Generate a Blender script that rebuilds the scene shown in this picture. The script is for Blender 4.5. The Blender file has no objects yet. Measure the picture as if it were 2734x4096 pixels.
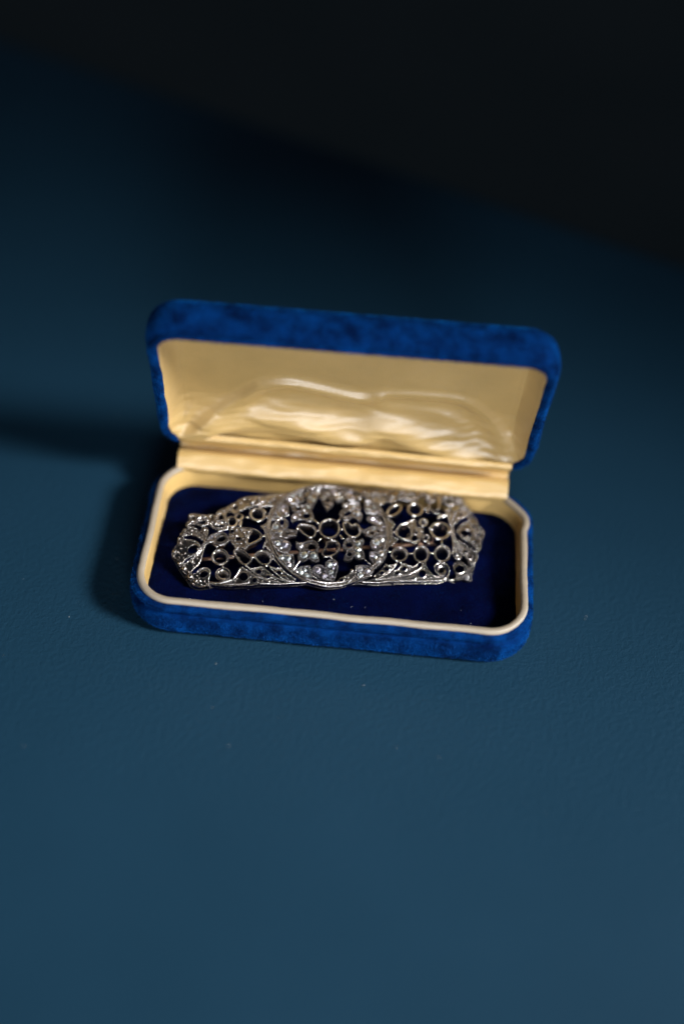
# Blue velvet jewellery box with an openwork diamond brooch on a painted table.
# 1 Blender unit = 1 centimetre.
import bpy, bmesh, math, random
from mathutils import Vector, Matrix, noise
from mathutils.geometry import tessellate_polygon
random.seed(7)
scn = bpy.context.scene
scn.unit_settings.system = 'METRIC'
scn.unit_settings.scale_length = 0.01
COL = scn.collection

# ---------------------------------------------------------------- camera
cam_d = bpy.data.cameras.new('camera')
cam = bpy.data.objects.new('camera', cam_d); COL.objects.link(cam)
CAM_POS = Vector((0.85252, -26.5491, 30.26134))
CAM_F = Vector((-0.02037442, 0.69090171, -0.72266155))
CAM_R = Vector((0.99522548, 0.0830236, 0.05131588))
CAM_U = Vector((-0.09545219, 0.71816566, 0.68929454))
m = Matrix.Identity(4)
for i in range(3):
    m[i][0] = CAM_R[i]; m[i][1] = CAM_U[i]; m[i][2] = -CAM_F[i]; m[i][3] = CAM_POS[i]
cam.matrix_world = m
cam_d.sensor_fit = 'VERTICAL'; cam_d.sensor_height = 36; cam_d.sensor_width = 24
cam_d.lens = 49.77
cam_d.clip_start = 1; cam_d.clip_end = 2000
cam_d.dof.use_dof = True
cam_d.dof.focus_distance = 38.55
cam_d.dof.aperture_fstop = 0.0226       # 50 mm lens at about f/2.2, in centimetre units
scn.camera = cam
scn.render.engine = 'CYCLES'

# ---------------------------------------------------------------- world and lamps
W = bpy.data.worlds.new('World'); scn.world = W; W.use_nodes = True
bg = W.node_tree.nodes['Background']
bg.inputs['Color'].default_value = (0.55, 0.72, 1.0, 1); bg.inputs['Strength'].default_value = 0.024
vs = scn.view_settings
vs.view_transform = 'Standard'; vs.look = 'None'; vs.exposure = 0; vs.gamma = 1

def area(name, pos, target, sx, sy, power, color, spread=180):
    d = bpy.data.lights.new(name, 'AREA'); d.shape = 'RECTANGLE'; d.size = sx; d.size_y = sy
    d.energy = power; d.color = color; d.spread = math.radians(spread)
    o = bpy.data.objects.new(name, d); COL.objects.link(o)
    o.location = pos
    o.rotation_euler = (Vector(target) - Vector(pos)).to_track_quat('-Z', 'Y').to_euler()
    return o
#LIGHTS
# window light from the right
area('window_light', (78, -33, 56), (6, -11, 0), 32, 34, 7100, (1.0, 0.99, 0.98), 17.5)
# low, cooler daylight from the room in front of the table
area('room_light', (16, -86, 31), (0, 1, 2.6), 40, 22, 2900, (0.95, 0.97, 1.0), 34)

# ---------------------------------------------------------------- materials
def newmat(name):
    mt = bpy.data.materials.new(name); mt.use_nodes = True
    nt = mt.node_tree; return mt, nt, nt.nodes['Principled BSDF']
def nd(nt, t, **kw):
    n = nt.nodes.new(t)
    for k, v in kw.items(): setattr(n, k, v)
    return n
def ramp(nt, fac, stops):
    r = nd(nt, 'ShaderNodeValToRGB'); e = r.color_ramp.elements
    e[0].position, e[0].color = stops[0][0], (*stops[0][1], 1)
    e[1].position, e[1].color = stops[-1][0], (*stops[-1][1], 1)
    for p, c in stops[1:-1]:
        x = e.new(p); x.color = (*c, 1)
    nt.links.new(fac, r.inputs[0]); return r.outputs[0]
def tex_noise(nt, scale, detail=4, rough=.55, vec=None, stretch=None):
    n = nd(nt, 'ShaderNodeTexNoise'); n.inputs['Scale'].default_value = scale
    n.inputs['Detail'].default_value = detail; n.inputs['Roughness'].default_value = rough
    tc = nd(nt, 'ShaderNodeTexCoord'); mp = nd(nt, 'ShaderNodeMapping')
    nt.links.new(tc.outputs['Object'], mp.inputs[0])
    if stretch: mp.inputs['Scale'].default_value = stretch
    nt.links.new(mp.outputs[0], n.inputs['Vector'])
    return n
def bump(nt, b, h, strength, dist):
    x = nd(nt, 'ShaderNodeBump'); x.inputs['Strength'].default_value = strength
    x.inputs['Distance'].default_value = dist
    nt.links.new(h, x.inputs['Height']); nt.links.new(x.outputs[0], b.inputs['Normal']); return x

def mat_table():
    mt, nt, b = newmat('blue_painted_wood')
    big = tex_noise(nt, .12, 3)
    c = ramp(nt, big.outputs[0], [(.3, (.0074, .0325, .060)), (.7, (.0090, .037, .068))])
    nt.links.new(c, b.inputs['Base Color'])
    b.inputs['Roughness'].default_value = .42
    b.inputs['Specular IOR Level'].default_value = .22
    n1 = tex_noise(nt, 7, 3, .6); n2 = tex_noise(nt, 22, 3, .6)
    ad = nd(nt, 'ShaderNodeMath', operation='MULTIPLY_ADD')
    nt.links.new(n2.outputs[0], ad.inputs[0]); ad.inputs[1].default_value = .35; nt.links.new(n1.outputs[0], ad.inputs[2])
    bump(nt, b, ad.outputs[0], .85, .03)
    return mt
def mat_velvet(name, dark, lite, sheen, tint, patch=1.2, stretch=(1, 1, 1)):
    mt, nt, b = newmat(name)
    n1 = tex_noise(nt, patch, 5, .6, stretch=stretch); n2 = tex_noise(nt, 22, 3, .7)
    mx = nd(nt, 'ShaderNodeMath', operation='MULTIPLY_ADD')
    nt.links.new(n2.outputs[0], mx.inputs[0]); mx.inputs[1].default_value = .35
    nt.links.new(n1.outputs[0], mx.inputs[2])
    sb = nd(nt, 'ShaderNodeMath', operation='SUBTRACT'); nt.links.new(mx.outputs[0], sb.inputs[0]); sb.inputs[1].default_value = .175
    c = ramp(nt, sb.outputs[0], [(.34, dark), (.66, lite)])
    nt.links.new(c, b.inputs['Base Color'])
    b.inputs['Roughness'].default_value = .9
    b.inputs['Specular IOR Level'].default_value = .03
    s = ramp(nt, sb.outputs[0], [(.36, (sheen * .2,) * 3), (.64, (sheen,) * 3)])
    nt.links.new(s, b.inputs['Sheen Weight'])
    b.inputs['Sheen Roughness'].default_value = .35
    b.inputs['Sheen Tint'].default_value = (*tint, 1)
    n3 = tex_noise(nt, 30, 2)
    bump(nt, b, n3.outputs[0], .6, .03)
    return mt
ANISO = .25
def mat_satin(name, base, rough=.42, coat=.8):
    mt, nt, b = newmat(name)
    n1 = tex_noise(nt, .9, 4); 
    c = ramp(nt, n1.outputs[0], [(.3, tuple(x * .88 for x in base)), (.7, base)])
    nt.links.new(c, b.inputs['Base Color'])
    b.inputs['Roughness'].default_value = rough
    b.inputs['Specular IOR Level'].default_value = 1.0
    b.inputs['Coat Weight'].default_value = coat; b.inputs['Coat Roughness'].default_value = .40
    b.inputs['Sheen Weight'].default_value = .08
    b.inputs['Sheen Roughness'].default_value = .3
    b.inputs['Anisotropic'].default_value = .7
    tg = nd(nt, 'ShaderNodeTangent', direction_type='RADIAL', axis='X'); nt.links.new(tg.outputs[0], b.inputs['Tangent'])
    b.inputs['Anisotropic Rotation'].default_value = ANISO
    n2 = tex_noise(nt, 10, 3, .6, stretch=(6, .5, .5)); n3 = tex_noise(nt, 3.2, 4, .6, stretch=(.8, 1.6, 1.6))
    ad = nd(nt, 'ShaderNodeMath', operation='ADD')
    nt.links.new(n2.outputs[0], ad.inputs[0]); nt.links.new(n3.outputs[0], ad.inputs[1])
    bp_ = bump(nt, b, ad.outputs[0], .42, .014); nt.links.new(bp_.outputs[0], b.inputs['Coat Normal'])
    return mt
def mat_metal(name, c0, c1, rough):
    mt, nt, b = newmat(name)
    n1 = tex_noise(nt, 5, 5, .65)
    c = ramp(nt, n1.outputs[0], [(.32, c0), (.56, c1)])
    nt.links.new(c, b.inputs['Base Color'])
    b.inputs['Metallic'].default_value = 1
    r = ramp(nt, n1.outputs[0], [(.3, (rough * 1.5,) * 3), (.7, (rough * .8,) * 3)])
    nt.links.new(r, b.inputs['Roughness'])
    n2 = tex_noise(nt, 26, 3, .6)
    bump(nt, b, n2.outputs[0], .5, .012)
    return mt
M_TABLE = mat_table()
M_VELVET = mat_velvet('royal_blue_velvet', (.0003, .007, .045), (.0006, .031, .155), .6, (.0, .26, .8), 2.2)
M_PAD = mat_velvet('dark_blue_velvet', (.0002, .0008, .010), (.0003, .0022, .030), .1, (.0, .08, .8))
M_SATIN = mat_satin('gold_satin', (.67, .45, .165))
M_RIM = mat_satin('cream_satin', (.34, .285, .215), .55, .05)
M_METAL = mat_metal('platinum', (.22, .185, .165), (.60, .58, .575), .19)
M_PLATE = mat_metal('tarnished_platinum', (.13, .108, .095), (.41, .39, .38), .22)
M_LEAF = mat_metal('diamond_set_platinum', (.20, .185, .18), (.43, .415, .43), .24)
M_BEAD = mat_metal('polished_platinum', (.5, .48, .46), (.72, .70, .68), .16)
M_BRASS = mat_metal('rose_gold', (.35, .2, .13), (.5, .32, .24), .3)
M_GEMS = []
for tint in ((.95, .95, .97), (.90, .87, 1.0), (.88, .96, .97)):  # clear, lilac and cyan: the tints paint the stones' fire into their colour
    mt, nt, b = newmat('diamond')
    b.inputs['Base Color'].default_value = (*tint, 1); b.inputs['Roughness'].default_value = .015
    b.inputs['IOR'].default_value = 2.42; b.inputs['Transmission Weight'].default_value = .97
    b.inputs['Specular IOR Level'].default_value = 1.0
    gl = nd(nt, 'ShaderNodeBsdfGlossy'); gl.inputs['Color'].default_value = (*tint, 1); gl.inputs['Roughness'].default_value = .07
    gm = nd(nt, 'ShaderNodeBsdfGlossy'); gm.inputs['Color'].default_value = (*tint, 1); gm.inputs['Roughness'].default_value = .42
    m2 = nd(nt, 'ShaderNodeMixShader'); m2.inputs[0].default_value = .5; nt.links.new(b.outputs[0], m2.inputs[1]); nt.links.new(gm.outputs[0], m2.inputs[2])
    ms = nd(nt, 'ShaderNodeMixShader'); ms.inputs[0].default_value = .5
    out_ = [n for n in nt.nodes if n.type == 'OUTPUT_MATERIAL'][0]
    nt.links.new(m2.outputs[0], ms.inputs[1]); nt.links.new(gl.outputs[0], ms.inputs[2]); nt.links.new(ms.outputs[0], out_.inputs[0])
    M_GEMS.append(mt)
mt, nt, b = newmat('dark_floor')
b.inputs['Base Color'].default_value = (.03, .034, .034, 1); b.inputs['Roughness'].default_value = .7
n1 = tex_noise(nt, .05, 3); nt.links.new(ramp(nt, n1.outputs[0], [(.3, (.19, .22, .20)), (.7, (.24, .265, .24))]), b.inputs['Base Color'])
M_FLOOR = mt
mt, nt, b = newmat('pale_lint')
b.inputs['Base Color'].default_value = (.55, .58, .6, 1); b.inputs['Roughness'].default_value = .8
M_LINT = mt

# ---------------------------------------------------------------- helpers
def link(name, verts, faces, mat, parent=None, smooth=True, matrix=None):
    me = bpy.data.meshes.new(name)
    me.from_pydata([tuple(v) for v in verts], [], faces)
    me.validate(); me.update()
    me.materials.append(mat)
    if smooth: me.polygons.foreach_set('use_smooth', [True] * len(me.polygons))
    o = bpy.data.objects.new(name, me); COL.objects.link(o)
    if parent: o.parent = parent
    if matrix: o.matrix_local = matrix
    return o
def empty(name, loc=(0, 0, 0)):
    o = bpy.data.objects.new(name, None); COL.objects.link(o); o.location = loc
    o.empty_display_size = 1; return o
def nz(x, y, z=0, s=1.0):
    return noise.noise(Vector((x * s, y * s, z * s)))
def rrect(w, h, r, n=14, cx=0, cy=0, ne=26):
    """rounded rectangle, counter-clockwise, constant point count"""
    r = max(r, .02); pts = []
    cs = [(w/2-r, -h/2+r, -90), (w/2-r, h/2-r, 0), (-w/2+r, h/2-r, 90), (-w/2+r, -h/2+r, 180)]
    for k, (x, y, a0) in enumerate(cs):
        for i in range(n + 1):
            a = math.radians(a0 + 90 * i / n)
            pts.append((cx + x + r * math.cos(a), cy + y + r * math.sin(a)))
        x2, y2, _ = cs[(k + 1) % 4]
        a = math.radians(a0 + 90)
        p0 = pts[-1]; p1 = (cx + x2 + r * math.cos(a), cy + y2 + r * math.sin(a))
        for i in range(1, ne):
            t = i / ne; pts.append((p0[0] + (p1[0]-p0[0]) * t, p0[1] + (p1[1]-p0[1]) * t))
    return pts
def loft(rings, cap0=False, cap1=False, closed=True):
    n = len(rings[0]); v = [p for r in rings for p in r]; f = []
    for k in range(len(rings) - 1):
        for i in range(n if closed else n - 1):
            j = (i + 1) % n
            f.append((k*n+i, k*n+j, (k+1)*n+j, (k+1)*n+i))
    if cap0: f.append(tuple(range(n))[::-1])
    if cap1: f.append(tuple((len(rings)-1)*n + i for i in range(n)))
    return v, f
def cr(p, closed=True, step=.05, corner=math.radians(58)):
    """smooth curve through points; sharp corners stay sharp"""
    n = len(p); P = [Vector(q) for q in p]; out = []
    def tan(i):
        if closed: a, b_, c = P[(i-1) % n], P[i], P[(i+1) % n]
        else:
            a, b_, c = P[max(i-1, 0)], P[i], P[min(i+1, n-1)]
        u, w = b_ - a, c - b_
        if u.length > 1e-6 and w.length > 1e-6 and u.angle(w) > corner: return None, a, c
        return (c - a) * .5, a, c
    for i in range(n if closed else n - 1):
        j = (i + 1) % n; a, b_ = P[i], P[j]
        ta, tb = tan(i)[0], tan(j)[0]; L = (b_ - a).length
        if ta is None: ta = (b_ - a) * .6
        if tb is None: tb = (b_ - a) * .6
        for t_ in (ta, tb):
            if t_.length > L * 1.3: t_.length = L * 1.3
        m_ = max(1, int(L / step + .5))
        for k in range(m_):
            t = k / m_; t2, t3 = t*t, t*t*t
            out.append(a*(2*t3-3*t2+1) + ta*(t3-2*t2+t) + b_*(-2*t3+3*t2) + tb*(t3-t2))
    if not closed: out.append(P[-1])
    return out

# ---------------------------------------------------------------- setting: table and floor beyond its edge
HR = 1.2                      # height of the box rim
e0, e1 = Vector((-16.77, 28.39)), Vector((11.29, 16.56))
d = (e1 - e0).normalized(); nrm = Vector((-d.y, d.x))
a0, a1 = e0 - d * 60, e1 + d * 75
def tabletop():
    back = [a0, a1]; front = [a1 - nrm * 95, a0 - nrm * 95]
    top = []
    N = 40; rings = []
    pr = [(0, -3.0), (0, -.5), (-.05, -.28), (-.2, -.09), (-.45, 0)]
    v = []; f = []
    for o_, z_ in pr:
        for p_ in (a0 + nrm * o_, a1 + nrm * o_): v.append((p_.x, p_.y, z_))
    for k in range(len(pr) - 1): f.append((2*k, 2*k+1, 2*k+3, 2*k+2))
    k = len(pr) - 1; b0 = len(v)
    for p_ in (a1 - nrm * 95, a0 - nrm * 95): v.append((p_.x, p_.y, 0))
    f.append((2*k, 2*k+1, b0, b0+1))
    return link('tabletop', v, f, M_TABLE, smooth=False)
t = tabletop(); t['kind'] = 'structure'; t['label'] = 'blue painted tabletop with a faint orange-peel texture'
fl = link('floor', [(-400, -300, -75), (400, -300, -75), (400, 500, -75), (-400, 500, -75)], [(0, 1, 2, 3)], M_FLOOR, smooth=False)
fl['kind'] = 'structure'; fl['label'] = 'dark floor beyond the table edge'

# ---------------------------------------------------------------- the jewellery box
BW, BD = 10.6, 5.333
box = empty('jewellery_box')
box['label'] = 'open royal blue velvet jewellery box lined with gold satin'
box['category'] = 'jewellery box'
base = None
def shell(profile, w, h, r, place, wob=.02, seed=0):
    rings = []
    for off, z in profile:
        ring = []
        for (x, y) in rrect(w + 2*off, h + 2*off, r + off):
            g = nz(x, y, z + seed, .9) * wob + nz(x, y, z + seed, 4) * wob * .35
            L = math.hypot(x, y) or 1
            ring.append(place(x + x / L * g, y + y / L * g, z + g * .5))
        rings.append(ring)
    return rings
ident = lambda x, y, z: Vector((x, y, z))
bp = [(-.35, .0), (-.10, .015), (.06, .09), (.15, .24), (.165, .45), (.17, .68), (.155, .79), (.11, .85), (.0, .885), (.0, .92),
      (.10, .95), (.165, 1.0), (.10, 1.085), (.00, 1.12), (-.06, 1.13), (-.12, 1.08)]
v, f = loft(shell(bp, BW, BD, 1.08, ident, .03), cap0=True)
base = link('base', v, f, M_VELVET, box)
# satin piping round the rim
def rim_piping():
    rings = []
    out = rrect(BW - .19, BD - .19, 1.0, 18, ne=60)
    n = len(out); ns = 12
    for k in range(ns):
        a = 2 * math.pi * k / ns; ring = []
        for i, (x, y) in enumerate(out):
            x0, y0 = out[i-1]; x1, y1 = out[(i+1) % n]
            t_ = Vector((x1-x0, y1-y0)).normalized(); nn = Vector((t_.y, -t_.x))
            wv = 1 + .10 * nz(x, y, 0, 1.3) + .06 * nz(x, y, 3, 5)
            wx = .035 * nz(x, y, 9, .8)
            if x > 4 and 1.2 < y < 2.4: wx += .07 * math.sin((y - 1.2) * 4.4)
            rr, rz = .104 * wv, .086 * wv
            ring.append(Vector((x + nn.x * (rr * math.cos(a) + wx), y + nn.y * (rr * math.cos(a) + wx), 1.155 + rz * math.sin(a))))
        rings.append(ring)
    rings.append(rings[0])
    return loft(rings)
v, f = rim_piping(); link('rim_piping', v, f, M_RIM, base)
lin = [(-.13, 1.18), (-.17, 1.10), (-.20, .8), (-.24, .5)]
v, f = loft(shell(lin, BW, BD, 1.08, ident, .03, 4)); link('inner_wall', v, f, M_SATIN, base)
def pad():
    out = rrect(BW - .42, BD - .42, .88); rings = []
    for k in range(26):
        t_ = k / 25; ring = []
        for (x, y) in out:
            cx = max(-2.9, min(2.9, x))
            X = x + (cx - x) * t_; Y = y * (1 - t_)
            z = .60 + .05 * nz(X, Y, 2, .6) - .16 * math.exp(-t_ * 14) + .012 * nz(X, Y, 5, 5)
            ring.append(Vector((X, Y, z)))
        rings.append(ring)
    return loft(rings)
v, f = pad(); link('velvet_pad', v, f, M_PAD, base)

# lid frame
LO = Vector((-0.0324, 2.7312, 2.05475)); LX = Vector((.99980851, .01956881, 0))
LU = Vector((.00550791, -.28140997, .95957183)); LN = Vector((.01877768, -.95938808, -.28146387))
LW, LH = 10.106, 5.167
def lidp(x, y, z): return LO + LX * x + LU * y + LN * z
def lidc(x, y, z):
    y += LH / 2
    if y < .3 and abs(x) < 4.85:          # the cloth is cut back where the satin hinge passes
        k = min(1, (4.85 - abs(x)) / .14); k = k * k * (3 - 2 * k)
        y = y + (max(y, -.08) - y) * k; z = z + (min(z, -.14) - z) * k
    return lidp(x, y, z)
lp = [(-.02, -.10), (.0, .0), (.07, .05), (.15, .05), (.20, .01), (.17, -.035), (.08, -.07), (.08, -.10), (.20, -.135), (.285, -.22), (.315, -.40), (.305, -.74), (.25, -.98),
      (.14, -1.12), (-.15, -1.18), (-.8, -1.2)]
v, f = loft(shell(lp, LW, LH, .62, lidc, .035, 20), cap1=True)
lid = link('lid', v, f, M_VELVET, box)
RIDGE1 = [(-4.93, -.30), (-4.36, .29), (-3.72, .93), (-2.9, 1.65), (-2.5, 2.1), (-1.76, 2.4), (-.95, 2.26), (.3, 1.95), (1.0, 2.2), (1.93, 2.3), (3.1, 2.2), (3.75, 1.66), (4.27, .98), (4.67, .09)]
RIDGE2 = [(-4.88, -.1), (-4.34, .05), (-3.51, .45), (-2.49, .85), (-1.5, .77), (-.29, .49), (.38, .52), (1.08, .82), (2.1, .44), (2.93, .17), (3.78, 0), (4.45, -.1)]
RIDGE3 = [(-.4, 1.75), (.43, 1.61), (1.23, 1.44), (2.61, 1.35), (3.4, .9)]
RIDGE4 = [(.0, 1.2), (1.01, 1.11), (2.07, .81), (2.89, .55), (4.17, .1)]
def sseg(p, line):
    """signed vertical side and distance to polyline"""
    best = 9; s = 1
    for (x0, y0), (x1, y1) in zip(line, line[1:]):
        dx, dy = x1-x0, y1-y0; t_ = max(0, min(1, ((p[0]-x0)*dx + (p[1]-y0)*dy) / (dx*dx+dy*dy)))
        qx, qy = x0 + dx*t_, y0 + dy*t_; dd = math.hypot(p[0]-qx, p[1]-qy)
        if dd < best: best = dd; s = 1 if (dx*(p[1]-qy) - dy*(p[0]-qx)) > 0 else -1
    return best, s
def ss(a, b_, x):
    t_ = max(0, min(1, (x-a)/(b_-a))); return t_*t_*(3-2*t_)
R1, R2, R3, R4 = [[(q.x, q.y) for q in cr(r, False, .25)] for r in (RIDGE1, RIDGE2, RIDGE3, RIDGE4)]
def lid_depth(x, y):
    ex = LW/2 - abs(x); et = LH - y; eb = y
    d_ = -.78
    side = min(1, ex / .40) - .06 * math.exp(-((ex - .42) / .08) ** 2); top = ss(0, .35, et); bot = .35 + .65 * ss(0, 1.5, eb)
    z = d_ * max(side, 0) ** .8 * top ** .8
    z *= (.30 + .70 * ss(-.1, 1.7, eb)) if eb < 1.7 else 1
    dist, s = sseg((x, y), R1)
    inner = -1 if s < 0 else 1
    fade = ss(0, .9, ex + .3)
    # cloth drawn up into a crease: steep above, slack below
    z += fade * (1.15 if x < 1 else .75) * (.19 * math.exp(-(dist / (.15 if s > 0 else .42)) ** 2))
    if s < 0: z -= fade * .10 * math.exp(-((dist - .55) / .35) ** 2)
    dist, s = sseg((x, y), R2)
    z += .27 * math.exp(-(dist / (.34 if s > 0 else .36)) ** 2)
    dist, s = sseg((x, y), R3); z += .055 * math.exp(-(dist / .15) ** 2)
    dist, s = sseg((x, y), R4); z += .02 * math.exp(-(dist / .2) ** 2)
    for (cx_, cy_, ang, ln_) in ((-4.9, .1, 62, 1.3), (-4.9, .1, 15, 2.2), (4.9, .1, 118, 1.2), (4.9, .1, 160, 2.6), (.5, 1.3, 78, .7), (.5, 1.3, 175, .9)):
        a_ = math.radians(ang); u_ = (x-cx_)*math.cos(a_) + (y-cy_)*math.sin(a_); v__ = -(x-cx_)*math.sin(a_) + (y-cy_)*math.cos(a_)
        if 0 < u_ < ln_: z += .045 * math.sin(math.pi * u_ / ln_) * math.exp(-(v__ / (.04 + .06 * u_)) ** 2)
    if y < 2.0:
        w_ = 1 - ss(.5, 2.0, y)
        z += w_ * .05 * nz(x * .5, y * 3.0, 1, 1.6) + w_ * .036 * nz(x * .55 + 5, y * 2.6, 7, 3)
    z += .018 * nz(x * .5, y * 1.0, 5, 1.0)
    return min(z, .02)
def lid_lining():
    out = rrect(LW + .04, LH + .04, .62, 16, 0, LH / 2, 60); rings = []
    K = 70
    for k in range(K + 1):
        t_ = k / K; ring = []
        for (x, y) in out:
            cx = max(-2.6, min(2.6, x))
            X = x + (cx - x) * t_; Y = y + (LH * .52 - y) * t_
            ring.append(lidp(X, Y, lid_depth(X, Y) - .02 if k else -.06))
        rings.append(ring)
    return loft(rings)
v, f = lid_lining(); link('lid_lining', v, f, M_SATIN, lid)
# satin hinge strip between base and lid
def hinge_strip():
    prof = [(2.49, .56), (2.50, .85), (2.46, 1.02), (2.39, 1.12), (2.36, 1.20), (2.40, 1.30), (2.48, 1.40), (2.58, 1.48), (2.70, 1.53), (2.82, 1.52), (2.93, 1.45), (3.0, 1.40), (3.07, 1.39),
            (3.12, 1.46), (3.10, 1.58), (3.02, 1.74), (2.89, 1.88), (2.76, 1.99), (2.67, 2.07), (2.64, 2.15), (2.68, 2.23), (2.76, 2.27)]
    pc = cr(prof, False, .03); rings = []
    N = 150
    for q in pc:
        ring = []
        for i in range(N + 1):
            x = -4.86 + 9.58 * i / N
            dz = .035 * nz(x, q.x * 2, q.y, .7) + .015 * nz(x, q.y * 2, 3, 2.5)
            if q.y > 1.45: dz += .035 * nz(x * .5, q.y * 5, 2, 2.0)
            ring.append(Vector((x, q.x - dz + .01 * x * .1, q.y + dz * .6)))
        rings.append(ring)
    return loft(rings, closed=False)
v, f = hinge_strip(); link('hinge_strip', v, f, M_SATIN, box)

# ---------------------------------------------------------------- the brooch
RING={"c":[-0.025,-0.061],"R":1.738}
OUTLINE=[[-4.373,-0.512],[-4.265,-0.29],[-4.186,-0.004],[-4.092,0.218],[-3.902,0.529],[-3.895,0.763],[-3.755,0.793],[-3.373,0.693],[-3.167,0.669],[-2.879,0.932],[-2.444,1.226],[-2.219,1.297],[-1.831,1.319],[-1.292,1.359],[-1.02,1.422],[-0.863,1.415],[-0.553,1.574],[-0.245,1.671],[0.059,1.69],[0.508,1.61],[0.916,1.481],[1.637,1.511],[2.486,1.515],[3.408,1.626],[3.758,1.638],[3.922,1.408],[3.991,1.067],[4.135,0.713],[4.305,0.323],[4.431,0.022],[4.279,-0.327],[4.135,-0.782],[4.01,-1.117],[3.918,-1.488],[3.52,-1.497],[3.207,-1.444],[2.974,-1.541],[2.019,-1.595],[1.237,-1.661],[0.801,-1.63],[0.444,-1.66],[0.267,-1.733],[-0.138,-1.765],[-0.424,-1.708],[-0.709,-1.628],[-1.061,-1.653],[-1.99,-1.626],[-2.49,-1.64],[-2.992,-1.604],[-3.191,-1.557],[-3.62,-1.59],[-3.848,-1.478],[-3.947,-1.317],[-4.083,-1.102],[-4.191,-0.901],[-4.351,-0.54]]
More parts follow.
